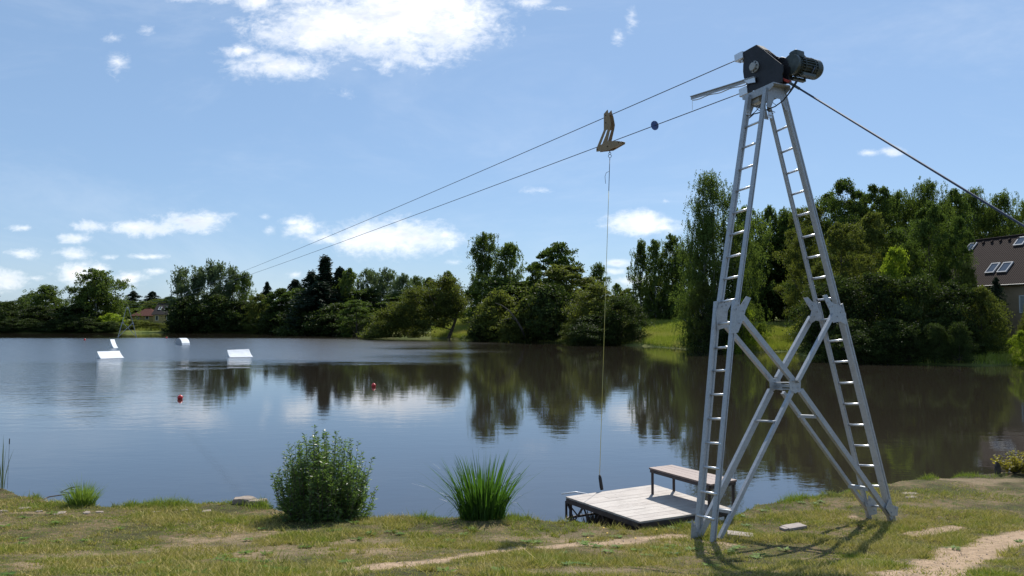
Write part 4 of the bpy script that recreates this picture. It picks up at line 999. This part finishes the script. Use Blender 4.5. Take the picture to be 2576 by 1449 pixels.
# ------------------------------------------------------------------ swimming platform and bench
DL, DB_, DR, DF = [at_z(*z4(*q), ZD) for q in ((180, 725), (1232, 582), (2145, 868), (1062, 1022))]
t = NT('weathered_boards'); u_ = t.n('ShaderNodeUVMap').outputs[0]; isl = t.n('ShaderNodeNewGeometry').outputs['Random Per Island']
mp = t.n('ShaderNodeMapping', {'Vector': u_, 'Scale': (1.2, 14, 1)}).outputs[0]
gr = t.noise(mp, 3, 6, .7, .4); big = t.noise(u_, 3, 5, .65)
colr = t.mix(gr, c4(.36, .315, .28), c4(.60, .55, .50)); colr = t.mix(t.math('MULTIPLY', t.ss(.42, .75, big), .55), colr, c4(.22, .185, .165)); colr = t.mix(t.math('MULTIPLY', isl, .35), colr, c4(.33, .28, .25))
grv = t.math('SINE', t.math('MULTIPLY', t.n('ShaderNodeSeparateXYZ', {0: u_}).outputs[1], 2 * PI / .016))
M['board'] = t.out(t.n('ShaderNodeBsdfPrincipled', {'Base Color': colr, 'Roughness': .75, 'Normal': t.bump(t.math('ADD', gr, t.math('MULTIPLY', grv, .35)), .8, .004)}))
t = NT('brown_bench_boards'); u_ = t.n('ShaderNodeUVMap').outputs[0]; isl = t.n('ShaderNodeNewGeometry').outputs['Random Per Island']
gr = t.noise(t.n('ShaderNodeMapping', {'Vector': u_, 'Scale': (1.2, 14, 1)}).outputs[0], 3, 6, .7, .4)
M['board2'] = t.out(t.n('ShaderNodeBsdfPrincipled', {'Base Color': t.mix(t.math('MULTIPLY', isl, .5), t.mix(gr, c4(.17, .115, .095), c4(.30, .22, .19)), c4(.15, .10, .09)), 'Roughness': .6, 'Normal': t.bump(gr, .7, .003)}))
def boards(name, c, nrow, mat, parent, th, gap, splits=1):
    """boards along c0->c1, stacked from side c0c1 towards c3c2"""
    vs = []; fs = []; uv = []; o0 = ORG[parent.name]; c = [V(q) for q in c]
    for i in range(nrow):
        f0, f1 = i / nrow, (i + 1) / nrow
        g = gap / (c[3] - c[0]).length; f0 += g / 2; f1 -= g / 2
        cuts = sorted([0, 1] + ([random.uniform(.25, .75)] if splits > 1 else []))
        for s0, s1 in zip(cuts[:-1], cuts[1:]):
            s1 -= .002
            P_ = lambda s, f: (c[0].lerp(c[1], s)).lerp(c[3].lerp(c[2], s), f)
            q = [P_(s0, f0), P_(s1, f0), P_(s1, f1), P_(s0, f1)]; dz = V((0, 0, random.uniform(-.0015, .0015))); b = len(vs)
            vs += [p + dz for p in q] + [p + dz - UZ * th for p in q]; ss = 1 if (q[1] - q[0]).cross(q[3] - q[0]).z > 0 else -1
            F_ = [(0, 1, 2, 3), (7, 6, 5, 4), (0, 4, 5, 1), (1, 5, 6, 2), (2, 6, 7, 3), (3, 7, 4, 0)]
            fs += [[b + k for k in (f if ss > 0 else f[::-1])] for f in F_]
            ox = random.uniform(0, 20); Lx = (c[1] - c[0]).length; Ly = (c[3] - c[0]).length
            for k in (0, 1):
                uv += [(ox + s0 * Lx, f0 * Ly + i * .7), (ox + s1 * Lx, f0 * Ly + i * .7), (ox + s1 * Lx, f1 * Ly + i * .7), (ox + s0 * Lx, f1 * Ly + i * .7)]
    me = bpy.data.meshes.new(name); me.from_pydata([v - o0 for v in vs], [], fs); ul = me.uv_layers.new(name='UVMap')
    for lp in me.loops: ul.data[lp.index].uv = uv[lp.vertex_index]
    me.update(); return link_mesh(name, me, mat, parent)
P0 = empty('swimming_platform', ((DL + DR) / 2).xy.to_3d(), 'square weathered grey board platform on dark legs at the water edge', 'platform')
boards('deck', [DL, DB_, DR, DF], 12, M['board'], P0, .026, .006, 2)
# frame below
mb = MB(); dz = UZ * -.062
cs = [DL, DB_, DR, DF]; cen = sum(cs, V()) / 4
ins = [c.lerp(cen, .008) for c in cs]
for a, b in zip(ins, ins[1:] + ins[:1]):
    d = (b - a).normalized(); s = UZ.cross(d); mb.box((a + b) / 2 + dz, (b - a) / 2 - d * .022, s * .02, UZ * .034)
mb.build('rim_frame', M['fr_dark'], P0)
for c in ins:
    mb = MB(); q = c.lerp(cen, .055); gz_ = min(tz(q.x, q.y), 0) ; mb.box(V((q.x, q.y, (ZD - .05 + gz_) / 2)), (.024, 0, 0), (0, .024, 0), (0, 0, (ZD - .05 - gz_) / 2)); mb.build('leg', M['fr_dark'], P0)
# truss under the left (L-F) side and the back
def truss(a, b, drop, nbay):
    mb = MB(); a = a - UZ * .07; b = b - UZ * .07; lo = UZ * drop; d = (b - a).normalized(); s = UZ.cross(d)
    mb.beam(a - lo, b - lo, [(-.016, -.016), (.016, -.016), (.016, .016), (-.016, .016)], s); mb.beam(a, a - lo, [(-.014, -.014), (.014, -.014), (.014, .014), (-.014, .014)], s)
    for k in range(nbay):
        p, q = a.lerp(b, k / nbay), a.lerp(b, (k + 1) / nbay); m = (p + q) / 2
        for u, v in ((p, m - lo), (m - lo, q)): mb.beam(u, v, [(-.009, -.009), (.009, -.009), (.009, .009), (-.009, .009)], s)
    mb.build('truss', M['fr_dark'], P0)
truss(ins[0], ins[3], .27, 4); truss(ins[0], ins[1], .27, 4)
mb = MB(); a_, b_ = ins[0].lerp(ins[1], .03), ins[1]; d = (b_ - a_).normalized(); mb.box((a_ + b_) / 2 - UZ * .66, (b_ - a_) / 2, UZ.cross(d) * .018, UZ * .018); mb.build('lower_rail', M['fr_dark'], P0)
a_, b_ = at(*z4(132, 695), DL.y + .35), at(*z4(296, 673), DL.y + .38)
mb = MB(); mb.tube([a_, b_, b_ + V((.25, .03, -.05))], .012, 8); mb.build('white_pole', M['white'], P0, smooth=True)
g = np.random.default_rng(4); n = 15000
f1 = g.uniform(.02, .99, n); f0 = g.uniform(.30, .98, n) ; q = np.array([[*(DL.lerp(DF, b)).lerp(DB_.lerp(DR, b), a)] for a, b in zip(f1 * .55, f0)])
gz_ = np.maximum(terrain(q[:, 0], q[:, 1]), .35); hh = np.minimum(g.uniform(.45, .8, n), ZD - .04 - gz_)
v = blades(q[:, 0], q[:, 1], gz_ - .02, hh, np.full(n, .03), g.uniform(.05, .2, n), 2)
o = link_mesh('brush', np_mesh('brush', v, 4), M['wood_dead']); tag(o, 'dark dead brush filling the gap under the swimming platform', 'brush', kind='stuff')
# bench
ZB = ZD + .42
BA, BB, BC, BD = [at_z(*z4(*q), ZB) for q in ((1165, 383), (1440, 350), (2212, 528), (1900, 583))]
B0 = empty('bench', ((BA + BC) / 2).xy.to_3d() + UZ * ZD, 'long brown slatted bench with dark steel legs on the platform', 'bench')
boards('seat', [BA, BD, BC, BB], 4, M['board2'], B0, .028, .006)
mb = MB(); cs = [BA, BB, BC, BD]; cen = sum(cs, V()) / 4; ins2 = [c.lerp(cen, .03) for c in cs]
for a, b in zip(ins2, ins2[1:] + ins2[:1]):
    d = (b - a).normalized(); mb.box((a + b) / 2 - UZ * .05, (b - a) / 2 - d * .016, UZ.cross(d) * .015, UZ * .021)
mb.build('seat_frame', M['fr_dark'], B0)
for c in ins2:
    q = c.lerp(cen, .06); mb = MB(); mb.box(V((q.x, q.y, (ZB - .04 + ZD) / 2 + .001)), (.019, 0, 0), (0, .019, 0), (0, 0, (ZB - .04 - ZD) / 2)); mb.build('leg', M['fr_dark'], B0)

# ------------------------------------------------------------------ ramps and buoys on the lake
def ramp(label, name, pts, kick):
    """pts: px of near-bottom-left, near-bottom-right, top-right, top-left of the white sloping face (bottom on the water)"""
    bl, br = at_z(*pts[0], 0.02), at_z(*pts[1], 0.02)
    return bl, br
def kicker(label, bl, br, tl_px, tr_px, dark_left=None, deep=1.4, curve=.18):
    BL_, BR_ = at_z(*bl, .03), at_z(*br, .03); ax_ = (BR_ - BL_); ax_.z = 0; L = ax_.length; ax_.normalize(); dp = V((-ax_.y, ax_.x, 0))
    # the face climbs away along its own run direction
    TLp = on_plane(*tl_px, BL_ + dp * deep, dp); TRp = on_plane(*tr_px, BR_ + dp * deep, dp)
    n = 8; prof = []
    for k in range(n + 1):
        f = k / n; zf = (1 - curve * 3) * f + curve * 3 * f * f
        A_ = BL_.lerp(TLp, f); B_ = BR_.lerp(TRp, f); A_.z = .03 + (TLp.z - .03) * zf; B_.z = .03 + (TRp.z - .03) * zf; prof.append((A_, B_))
    root = empty('kicker_ramp', ((BL_ + BR_) / 2).xy.to_3d(), label, 'ramp')
    mb = MB()
    for (a, b), (c, d) in zip(prof[:-1], prof[1:]):
        nn = (b - a).cross(c - a).normalized(); mb.box8([a - nn * .04, b - nn * .04, d - nn * .04, c - nn * .04, a, b, d, c])
    mb.build('riding_surface', M['white'], root)
    mb = MB()
    for i in (0, 1):
        pr = [p[i] - UZ * .045 for p in prof]; back = V((pr[-1].x, pr[-1].y, -.2)) + dp * .05; s = ax_ * (.02 if i == 0 else -.02)
        mb.prism([V((pr[0].x, pr[0].y, -.2))] + pr + [back], s * 2)
    bk = prof[-1]; mb.prism([bk[0] - UZ * .05 + dp * .0, bk[1] - UZ * .05, V((bk[1].x, bk[1].y, -.2)), V((bk[0].x, bk[0].y, -.2))], dp * -.03)
    mb.build('side_panel', M['white'], root)
def dd(x, y): return ((300 + x / 3.22) / 1.5528, (1250 + y / 3.22) / 1.5528)
kicker('wide white kicker ramp floating left of the wide ramp at the reflection edge', dd(305, 486), dd(596, 474), dd(256, 396), dd(538, 387), deep=2.0)
kicker('wide white kicker ramp floating right, in front of the poplar reflection', dd(1925, 466), dd(2216, 462), dd(1892, 377), dd(2166, 365), deep=2.0)
kicker('narrow steep white ramp with grey side behind the left wide ramp', dd(466, 352), dd(522, 350), dd(420, 244), dd(474, 243), deep=3.2)
# dome obstacle
ba, bb = at_z(*dd(1325, 316), .02), at_z(*dd(1422, 314), .02); ax_ = (bb - ba); ax_.z = 0; L = ax_.length
cl_ = at_z(*dd(1240, 296), .02); dpv = (cl_ - ba); dpv.z = 0
root = empty('dome_obstacle', ((bb + cl_) / 2).xy.to_3d(), 'low rounded white dome obstacle floating right of the narrow ramp', 'obstacle')
hz = (316 - 252) / 3.22 / 1.5528 / F * ba.y * 1.25
prof = [ba.lerp(ba + dpv, .5 - .5 * math.cos(PI * k / 10)) + UZ * hz * math.sin(PI * k / 10) for k in range(11)]
mb = MB()
sl_ = bb - ba
for p, q in zip(prof[:-1], prof[1:]): mb.box8([p - UZ * .03, p + sl_ - UZ * .03, q + sl_ - UZ * .03, q - UZ * .03, p, p + sl_, q + sl_, q])
mb.build('riding_surface', M['white'], root)
mb = MB(); mb.prism([p - UZ * .02 for p in prof] + [V((prof[-1].x, prof[-1].y, -.2)), V((prof[0].x, prof[0].y, -.2))], sl_.normalized() * -.02)
mb.prism([p + sl_ - UZ * .02 for p in prof] + [V((prof[-1].x + sl_.x, prof[-1].y + sl_.y, -.2)), V((prof[0].x + sl_.x, prof[0].y + sl_.y, -.2))], sl_.normalized() * .02); mb.build('side_panel', simple('grey_side_panel', (.40, .40, .42), None, 2, .6), root)
def buoy(px, py, D, r_, label, first=None):
    c = at_z(px, py, .0); c = at(px, py, c.y)
    if first: o = first.copy(); COL.objects.link(o); o.location = (c.x, c.y, r_ * .55); s = r_ / .13; o.scale = (s, s, s); o['label'] = label; return o
    me = bpy.data.meshes.new('buoy'); import bmesh; bm = bmesh.new(); bmesh.ops.create_uvsphere(bm, u_segments=32, v_segments=18, radius=.13)
    ret = bmesh.ops.create_cone(bm, cap_ends=True, segments=12, radius1=.02, radius2=.014, depth=.05); bmesh.ops.translate(bm, verts=ret['verts'], vec=(0, 0, .145))
    bm.to_mesh(me); bm.free(); me.shade_smooth(); o = link_mesh('buoy', me, M['buoy']); o.location = (c.x, c.y, r_ * .55); return tag(o, label, 'buoy', 'round red buoys on the lake')
b0 = buoy(453, 1004, 0, .13, 'nearest round red buoy, left of the middle of the lake')
buoy(940, 973, 0, .13, 'round red buoy in the middle of the lake near the cloud reflection', b0)
buoy(213, 856, 0, .18, 'tiny distant red buoy left of the narrow steep ramp', b0)
buoy(419, 851, 0, .18, 'tiny distant red buoy left above the white dome obstacle', b0)

# ------------------------------------------------------------------ bank plants
def grounded(px, py):
    p = gpt(px, py); r = (px - CX) / F; yn = float(y_near(r)) - .12
    if p.y > yn: p = V((r * yn, yn, 0))
    return V((p.x, p.y, tz(p.x, p.y)))
# leafy willow shrub
SB = grounded(808, 1308); SB = V((SB.x, SB.y + .15, SB.z - .1)); root = empty('willow_shrub', SB, 'dense leafy green willow shrub with upright shoots on the near bank', 'shrub')
g = np.random.default_rng(11); mb = MB(); C_ = []; Tn = []; Ls = []
for i in range(400):
    a = g.random() * 2 * PI; rr_ = g.random() ** .6; lean = rr_ * .80
    hgt = (1.52 - .62 * rr_ ** 2) * g.uniform(.62, 1.0)
    if i < 230: hgt *= g.uniform(.25, .85); lean *= 1.02
    b = V((math.cos(a) * .36 * rr_, math.sin(a) * .26 * rr_, 0)); tip = V((math.cos(a) * lean, math.sin(a) * lean * .8, hgt))
    mid = b.lerp(tip, .5) + V((math.cos(a) * .10 * rr_, math.sin(a) * .08 * rr_, -.05))
    pts = [b, b.lerp(mid, .6) , mid, mid.lerp(tip, .55) + V(g.normal(size=3) * .012), tip]
    mb.tube([SB + p for p in pts], [.006, .005, .004, .0028, .0015], 4, False)
    nl_ = int(52 * hgt + 12)
    for k in range(nl_):
        f = .15 + .85 * g.random() ** .8; s = f * 4; j = min(int(s), 3); p = pts[j].lerp(pts[j + 1], s - j); an = g.random() * 2 * PI; sz = .092 * (1.15 - .6 * f) * g.uniform(.7, 1.35)
        dv_ = V((math.cos(an), math.sin(an), g.uniform(-.1, .9))).normalized(); C_.append(p + dv_ * sz * .5); Tn.append(dv_); Ls.append(sz)
C_ = np.array(C_); Tn = np.array(Tn); Ls = np.array(Ls)
rs = rng; v = leafquads(C_, Tn, Ls, Ls * .27); link_mesh('leaves', np_mesh('leaves', v, 4), M['lf_shrub'], root); mb.build('stems', M['bark'], root)
# iris clump
IB = grounded(1214, 1305); IB = V((IB.x, IB.y + .1, IB.z - .03)); root = empty('iris_clump', IB, 'fan-shaped clump of tall sword-like green iris leaves on the near bank', 'plant')
def arch(n, hmin, hmax, w0, w1, spread, base, drop, seg=6, seed=1, ysc=.7):
    g = np.random.default_rng(seed); out = []
    a = g.random(n) * 2 * PI; q = g.random(n) ** .55; h = g.uniform(hmin, hmax, n) * (1 - .18 * q); w = g.uniform(w0, w1, n)
    bx = np.cos(a) * q * base; by = np.sin(a) * q * base * ysc; lx = np.cos(a) * q * spread * h * g.uniform(.5, 1.2, n); ly = np.sin(a) * q * spread * h * ysc; dr = drop * q * g.random(n) ** 2 * h
    yaw = g.random(n) * PI; sx_ = np.cos(yaw); sy_ = np.sin(yaw) * .6; prev = None
    for k in range(seg + 1):
        f = k / seg; ww = w * .5 * (1 - f ** 3) * (.55 + .45 * min(1, f * 3)); c = np.stack([bx + lx * f ** 1.8, by + ly * f ** 1.8, h * f - dr * f ** 3.2 * 2], -1); s = np.stack([sx_ * ww, sy_ * ww, 0 * ww], -1)
        if prev is not None: out.append(np.stack([prev[0] - prev[1], prev[0] + prev[1], c + s, c - s + 1e-6], 1).reshape(-1, 3))
        prev = (c, s)
    return np.concatenate(out)
v = np.concatenate([arch(200, .60, 1.22, .016, .028, .50, .34, .15, seed=2), arch(280, .5, 1.08, .006, .012, 1.08, .34, .75, seed=3), arch(120, .2, .5, .010, .018, .4, .33, .2, seed=4)])
link_mesh('blades', np_mesh('blades', v, 4), M['lf_iris'], root)
mb = MB(); g = np.random.default_rng(9)
for i in range(16):
    a = g.uniform(0, 2 * PI); q = g.uniform(.35, .6); h = g.uniform(.35, .7); e_ = V((math.cos(a) * q, math.sin(a) * q * .6, h)); m = V((e_.x * .5, e_.y * .5, h * .75)); mb.tube([IB, IB + m, IB + e_], .002, 4)
    mb.tube([IB + e_ - V((0, 0, .0)), IB + e_ + V((.012 * math.copysign(1, e_.x), 0, -.03))], [.006, .002], 5)
mb.build('seed_stalks', M['wood_dead'], root)
# grass tuft
TB = grounded(213, 1268); TB = V((TB.x, TB.y + .05, TB.z - .02)); root = empty('grass_tuft', TB, 'small rounded tuft of fine arching grass at the left water edge', 'plant')
v = np.concatenate([arch(620, .22, .48, .006, .010, .75, .20, .35, seed=5), arch(80, .42, .62, .004, .006, 1.0, .16, .45, seed=6)]); link_mesh('blades', np_mesh('blades', v, 4), M['lf_tuft'], root)
TB = grounded(425 + 5, 1277); 
# reeds at left edge
RB = grounded(18, 1232); root = empty('reed', RB, 'thin upright reed stalks at the left picture edge', 'plant')
v = np.concatenate([arch(9, .75, 1.1, .014, .022, .34, .04, .1, seed=8), arch(8, .3, .6, .006, .010, .7, .04, .6, seed=9)]); link_mesh('blades', np_mesh('blades', v, 4), M['lf_dry'], root)
mb = MB(); q = RB + V((.09, 0, 0)); mb.tube([q, q + V((.01, 0, .55)), q + V((.015, 0, .80))], .0025, 5); mb.tube([q + V((.015, 0, .80)), q + V((.016, 0, .90))], .008, 7); mb.build('stalk', M['wood_dead'], root)
# right yellowing shrub with dark stump
YB = grounded(2552, 1192); root = empty('shrub', YB, 'low yellow green leafy shrub on the right near bank beside the dark stump', 'shrub')
g = np.random.default_rng(21); C_ = []; Tn = []; Ls = []; mb = MB()
for i in range(90):
    a = g.random() * 2 * PI; q = g.random() ** .6; h = g.uniform(.15, .52) * (1.05 - .4 * q); tip = V((math.cos(a) * q * .52 + .1, math.sin(a) * q * .45, h)); mb.tube([YB, YB + tip * .5 + V((0, 0, .03)), YB + tip], [.005, .004, .002], 4, False)
    for k in range(26):
        f = .3 + .7 * g.random(); an = g.random() * 6.28; dv_ = V((math.cos(an), math.sin(an), g.uniform(-.2, .7))).normalized(); sz = g.uniform(.03, .065); C_.append(tip * f + dv_ * sz / 2); Tn.append(dv_); Ls.append(sz)
v = leafquads(np.array(C_), np.array(Tn), np.array(Ls), np.array(Ls) * .5); link_mesh('leaves', np_mesh('leaves', v, 4), M['lf_yell'], root); mb.build('stems', M['bark'], root)
import bmesh
def rock(name, c, sx_, sy_, sz_, seed, mat, label, cat, rot=0, flat=True, group=None):
    bm = bmesh.new(); bmesh.ops.create_icosphere(bm, subdivisions=3, radius=1); g = np.random.default_rng(seed); ph = g.random(6) * 6
    for v_ in bm.verts:
        x_, y_, z_ = v_.co; k = 1 + .16 * math.sin(3 * x_ + ph[0]) * math.cos(2.6 * y_ + ph[1]) + .09 * math.sin(7 * y_ + ph[2] + 3 * x_) + .04 * math.sin(15 * x_ + ph[3])
        if flat: z_ = max(min(z_, .42), -.5) / .46
        v_.co = (x_ * k * sx_, y_ * k * sy_, z_ * sz_ * (1 + .1 * math.sin(5 * x_ + ph[4])))
    bmesh.ops.rotate(bm, verts=bm.verts, cent=(0, 0, 0), matrix=Matrix.Rotation(rot, 3, 'Z'))
    me = bpy.data.meshes.new(name); bm.to_mesh(me); bm.free(); o = link_mesh(name, me, mat); o.location = c; return tag(o, label, cat, group)
sp = grounded(2512, 1196); rock('stump', sp + V((.05, .1, .10)), .055, .055, .15, 4, M['wood_dead'], 'dark rotten stump at the left of the yellow green shrub', 'stump', flat=False)
rk = grounded(622, 1270)
rock('rock', rk + V((-.07, .10, .035)), .20, .14, .06, 1, M['stone'], 'flat pale rock slab lying at the water edge left of the willow shrub', 'rock', .1)
rock('rock', rk + V((.16, .02, .025)), .15, .11, .05, 2, M['stone'], 'smaller pale rock overlapping the slab beside the willow shrub', 'rock', .5)
for i, (px, py, w_, lab) in enumerate([(62, 1280, .10, 'flat pale stone bedded in the grass nearest the left reeds'), (98, 1288, .05, 'small pale stone right beside the leftmost flat stone'), (150, 1292, .10, 'flat pale stone below and left of the grass tuft'),
      (218, 1292, .075, 'flat stone directly below the grass tuft'), (250, 1290, .06, 'small flat stone just right below the grass tuft'), (392, 1290, .06, 'flat stone in the middle of the left bank grass'), (463, 1285, .06, 'flat stone left of the pale oblong stone'),
      (520, 1287, .095, 'pale oblong stone left of the rock slab'), (10, 1287, .08, 'flat stone at the left picture edge'), (2290, 1243, .14, 'upper flat pale stone right of the right ladder foot'), (2292, 1252, .12, 'lower flat pale stone right of the right ladder foot')]):
    p = grounded(px, py); rock('stone', p + V((0, 0, .0)), w_, w_ * .7, .015, 30 + i, M['stone'], lab, 'stone', i * .7)
def slab(px, py, hx, hy, hz, rot, tilt, label):
    p = grounded(px, py); mb = MB(); rx = Matrix.Rotation(rot, 3, 'Z') @ Matrix.Rotation(tilt, 3, 'Y'); mb.box(p + V((0, 0, hz * .8)), rx @ V((hx, 0, 0)), rx @ V((0, hy, 0)), rx @ V((0, 0, hz))); o = mb.build('concrete_slab', M['brick'], None, p, bevel=.006); return tag(o, label, 'slab')
slab(1862, 1350, .16, .10, .022, -.25, .05, 'grey concrete slab half sunk in the grass right of the left ladder foot')
slab(1998, 1330, .15, .09, .025, .35, -.04, 'pale concrete slab lying in the grass between the ladder feet')
slab(1976, 1333, .06, .06, .018, .3, 0, 'small broken slab piece at the left of the pale concrete slab')
mb = MB(); p = grounded(112, 1262)
q = at_z(118, 1232, .62); mb.tube([p, p + V((.0, .25, .02)), V((p.x + .10, p.y + .5, p.z + .0)), V((p.x + .22, p.y + .6, p.z + .01))], [.012, .011, .010, .004], 6)
a_ = at(152, 1238, p.y + .7); b_ = at(180, 1226, p.y + .7); c_ = at(202, 1224, p.y + .7); d_ = at(203, 1232, p.y + .65); e_ = at(178, 1231, p.y + .7)
mb.tube([a_, b_, c_], [.006, .010, .004], 6); mb.tube([b_, e_, d_], [.010, .008, .003], 6); mb.tube([V((p.x + .22, p.y + .6, p.z + .01)), a_], [.006, .006], 6)
tag(mb.build('driftwood', M['wood_dead'], None, p), 'dark forked driftwood branch over the water left of the grass tuft', 'branch')
for i, (px, py, lab) in enumerate([(2048 / 1, 1352, ''), ]): pass
DAN = [(1651, 1343, 'dandelion flower in the grass just left of the left ladder foot'), (1527, 1352, 'dandelion flower in the grass below the front corner of the platform'), (1598, 1366, 'dandelion flower on the sand track edge below the platform'), (1518, 1339, 'dandelion flower near the fringe left below the platform'),
       (1273, 1367, 'dandelion flower in the grass below the iris clump'), (1478, 1364, 'dandelion flower left of the flowers below the platform')]
for px, py, lab in DAN:
    p = grounded(px, py); mb = MB(); root = empty('dandelion', p, lab, 'flower', 'yellow dandelions in the lawn'); mb.tube([p, p + V((.004, 0, .05))], .0015, 5); mb.build('stalk', M['lf_tuft'], root)
    mb = MB(); c = p + V((.004, 0, .052)); mb.tube([c, c + UZ * .006, c + UZ * .010], [.007, .013, .004], 10); mb.build('flower_head', M['dand'], root)

# ------------------------------------------------------------------ sun, sky
SE, SA = R(48), R(19.3)
sd_ = V((math.cos(SE) * math.sin(SA), math.cos(SE) * math.cos(SA), math.sin(SE)))
sl = bpy.data.lights.new('sun', 'SUN'); sl.energy = SUN_E; sl.angle = R(.53); sl.color = (1, .955, .88)
so = bpy.data.objects.new('sun', sl); COL.objects.link(so); so.rotation_euler = sd_.to_track_quat('Z', 'Y').to_euler(); so.location = (0, 0, 40)
wd = bpy.data.worlds.new('World'); scn.world = wd; wd.use_nodes = True
t = NT('w', wd)
sky = t.n('ShaderNodeTexSky', sky_type='NISHITA', sun_disc=False, sun_elevation=SE, sun_rotation=SA, air_density=SKY_AIR, dust_density=SKY_DUST, ozone_density=SKY_OZ, altitude=300).outputs[0]
dirv = t.n('ShaderNodeTexCoord').outputs['Generated']; s = t.n('ShaderNodeSeparateXYZ', {0: dirv})
dy_ = t.math('MAXIMUM', s.outputs[1], .04); a_ = t.math('DIVIDE', s.outputs[0], dy_); e_ = t.math('DIVIDE', s.outputs[2], dy_)
vec = t.n('ShaderNodeCombineXYZ', {0: a_, 1: e_, 2: 0.}).outputs[0]
n1 = t.noise(t.n('ShaderNodeMapping', {'Vector': vec, 'Scale': (22, 34, 1)}).outputs[0], 1.0, 9, .62, .5)
n2 = t.noise(t.n('ShaderNodeMapping', {'Vector': vec, 'Location': (3, 1, 0), 'Scale': (80, 130, 1)}).outputs[0], 1.0, 6, .65, .4)
CL = [ # px, py, rx, ry, bias
 (905, 62, 170, 46, -.5), (1035, 15, 118, 76, -.7), (1130, 75, 100, 30, -.2), (1180, 60, 34, 18, .1), (800, 105, 90, 26, -.1), (960, 118, 70, 36, .1), (960, -70, 190, 85, -.5), (975, 160, 45, 30, .38), (890, 175, 30, 12, .45),
 (700, 168, 120, 28, .05), (600, 128, 55, 18, .12), (660, 148, 60, 22, .15), (770, 165, 50, 20, .12),
 (640, 8, 70, 26, .15), (660, 55, 25, 18, .4), (460, -5, 60, 14, .35), (560, -5, 50, 20, .3),
 (1330, 5, 70, 16, .3), (1400, 20, 50, 10, .5), (1590, 38, 22, 40, .5), (1555, 95, 24, 26, .7),
 (868, 236, 36, 20, .5), (298, 160, 34, 36, .5), (372, 76, 28, 20, .62), (285, 95, 40, 20, .7),
 (400, 572, 130, 17, .0), (470, 556, 80, 20, .0), (240, 570, 55, 14, .18), (330, 570, 80, 16, .08),
 (765, 575, 48, 26, .15), (820, 600, 60, 16, .15), (740, 560, 20, 12, .3),
 (985, 598, 100, 30, -.4), (1050, 600, 80, 22, -.2), (950, 618, 60, 18, .05), (1115, 592, 26, 14, .1), (870, 606, 40, 12, .15),
 (1610, 566, 62, 18, -.4), (1622, 550, 32, 16, -.3), (1668, 572, 30, 12, .1),
 (56, 573, 34, 8, .2), (192, 600, 42, 12, .12), (182, 638, 48, 14, .15), (52, 636, 48, 13, .15), (375, 646, 75, 9, .3), (280, 648, 30, 9, .35), (590, 540, 40, 11, .55), (665, 545, 24, 12, .6), (680, 580, 22, 18, .55),
 (205, 690, 66, 25, .0), (250, 676, 30, 14, .05), (325, 700, 34, 18, .05), (20, 702, 44, 22, -.05), (390, 682, 35, 9, .25), (90, 700, 60, 10, .45),
 (1558, 661, 30, 9, .15), (1545, 684, 28, 8, .2), (1600, 706, 65, 12, .1), (1720, 640, 50, 9, .4), (740, 690, 40, 12, .45), (1140, 660, 30, 10, .5),
 (2244, 382, 26, 12, .05), (2186, 384, 26, 8, .15), (1675, 506, 24, 8, .45), (1320, 480, 160, 20, .85), (2450, 600, 150, 60, .7)]
m = None
for px, py, rx, ry, bi in CL:
    d = ray(px, py); ca, ce = d.x / d.y, d.z / d.y; kx, ky = F / (rx * 1.25), F / (ry * 1.3)
    q = t.n('ShaderNodeVectorMath', {0: vec, 1: (kx, ky, 0), 2: (-ca * kx, -ce * ky, 0)}, operation='MULTIPLY_ADD').outputs[0]
    L_ = t.n('ShaderNodeVectorMath', {0: q}, operation='LENGTH').outputs['Value']
    if bi: L_ = t.math('ADD', L_, bi)
    m = L_ if m is None else t.math('SMOOTH_MIN', m, L_, .12)
nn = t.math('ADD', t.math('MULTIPLY', t.math('SUBTRACT', n1, .5), 2.0), t.math('MULTIPLY', t.math('SUBTRACT', n2, .5), 1.2))
dens = t.math('ADD', t.math('SUBTRACT', 1.0, m), nn)
cov = t.math('MULTIPLY', t.ss(-.3, 1.5, dens), t.ss(-.01, .03, s.outputs[1]))
thin = t.math('MULTIPLY', t.ss(.45, .75, t.noise(t.n('ShaderNodeMapping', {'Vector': vec, 'Scale': (2.2, 6, 1)}).outputs[0], 1, 6, .65, .5)), .12)
shade = t.math('MULTIPLY', t.ss(.35, .75, t.noise(t.n('ShaderNodeMapping', {'Vector': vec, 'Location': (7, 2, 0), 'Scale': (9, 22, 1)}).outputs[0], 1, 5, .6)), t.ss(.35, 1.1, dens))
ccol = t.mix(shade, c4(CLB, CLB, CLB), c4(CLB * .56, CLB * .60, CLB * .70))
skym = t.mix(.5, t.mix(1.0, sky, c4(*SKY_TINT), 'MULTIPLY'), c4(3.6, 5.5, 7.95))
fc = t.mix(t.math('MAXIMUM', cov, thin, clamp=True), skym, ccol)
bg = t.n('ShaderNodeBackground', {0: fc, 1: SKY_S}); t.n('ShaderNodeOutputWorld', {0: bg.outputs[0]})
wd.cycles.sampling_method = 'MANUAL'; wd.cycles.sample_map_resolution = 1024
scn.view_settings.view_transform = 'Standard'; scn.view_settings.look = 'None'; scn.view_settings.gamma = 1; scn.view_settings.exposure = EXPO
scn.view_settings.use_curve_mapping = False
scn.cycles.max_bounces = 7; scn.cycles.diffuse_bounces = 3; scn.cycles.glossy_bounces = 3; scn.cycles.transmission_bounces = 4; scn.cycles.transparent_max_bounces = 8
scn.cycles.sample_clamp_indirect = 6
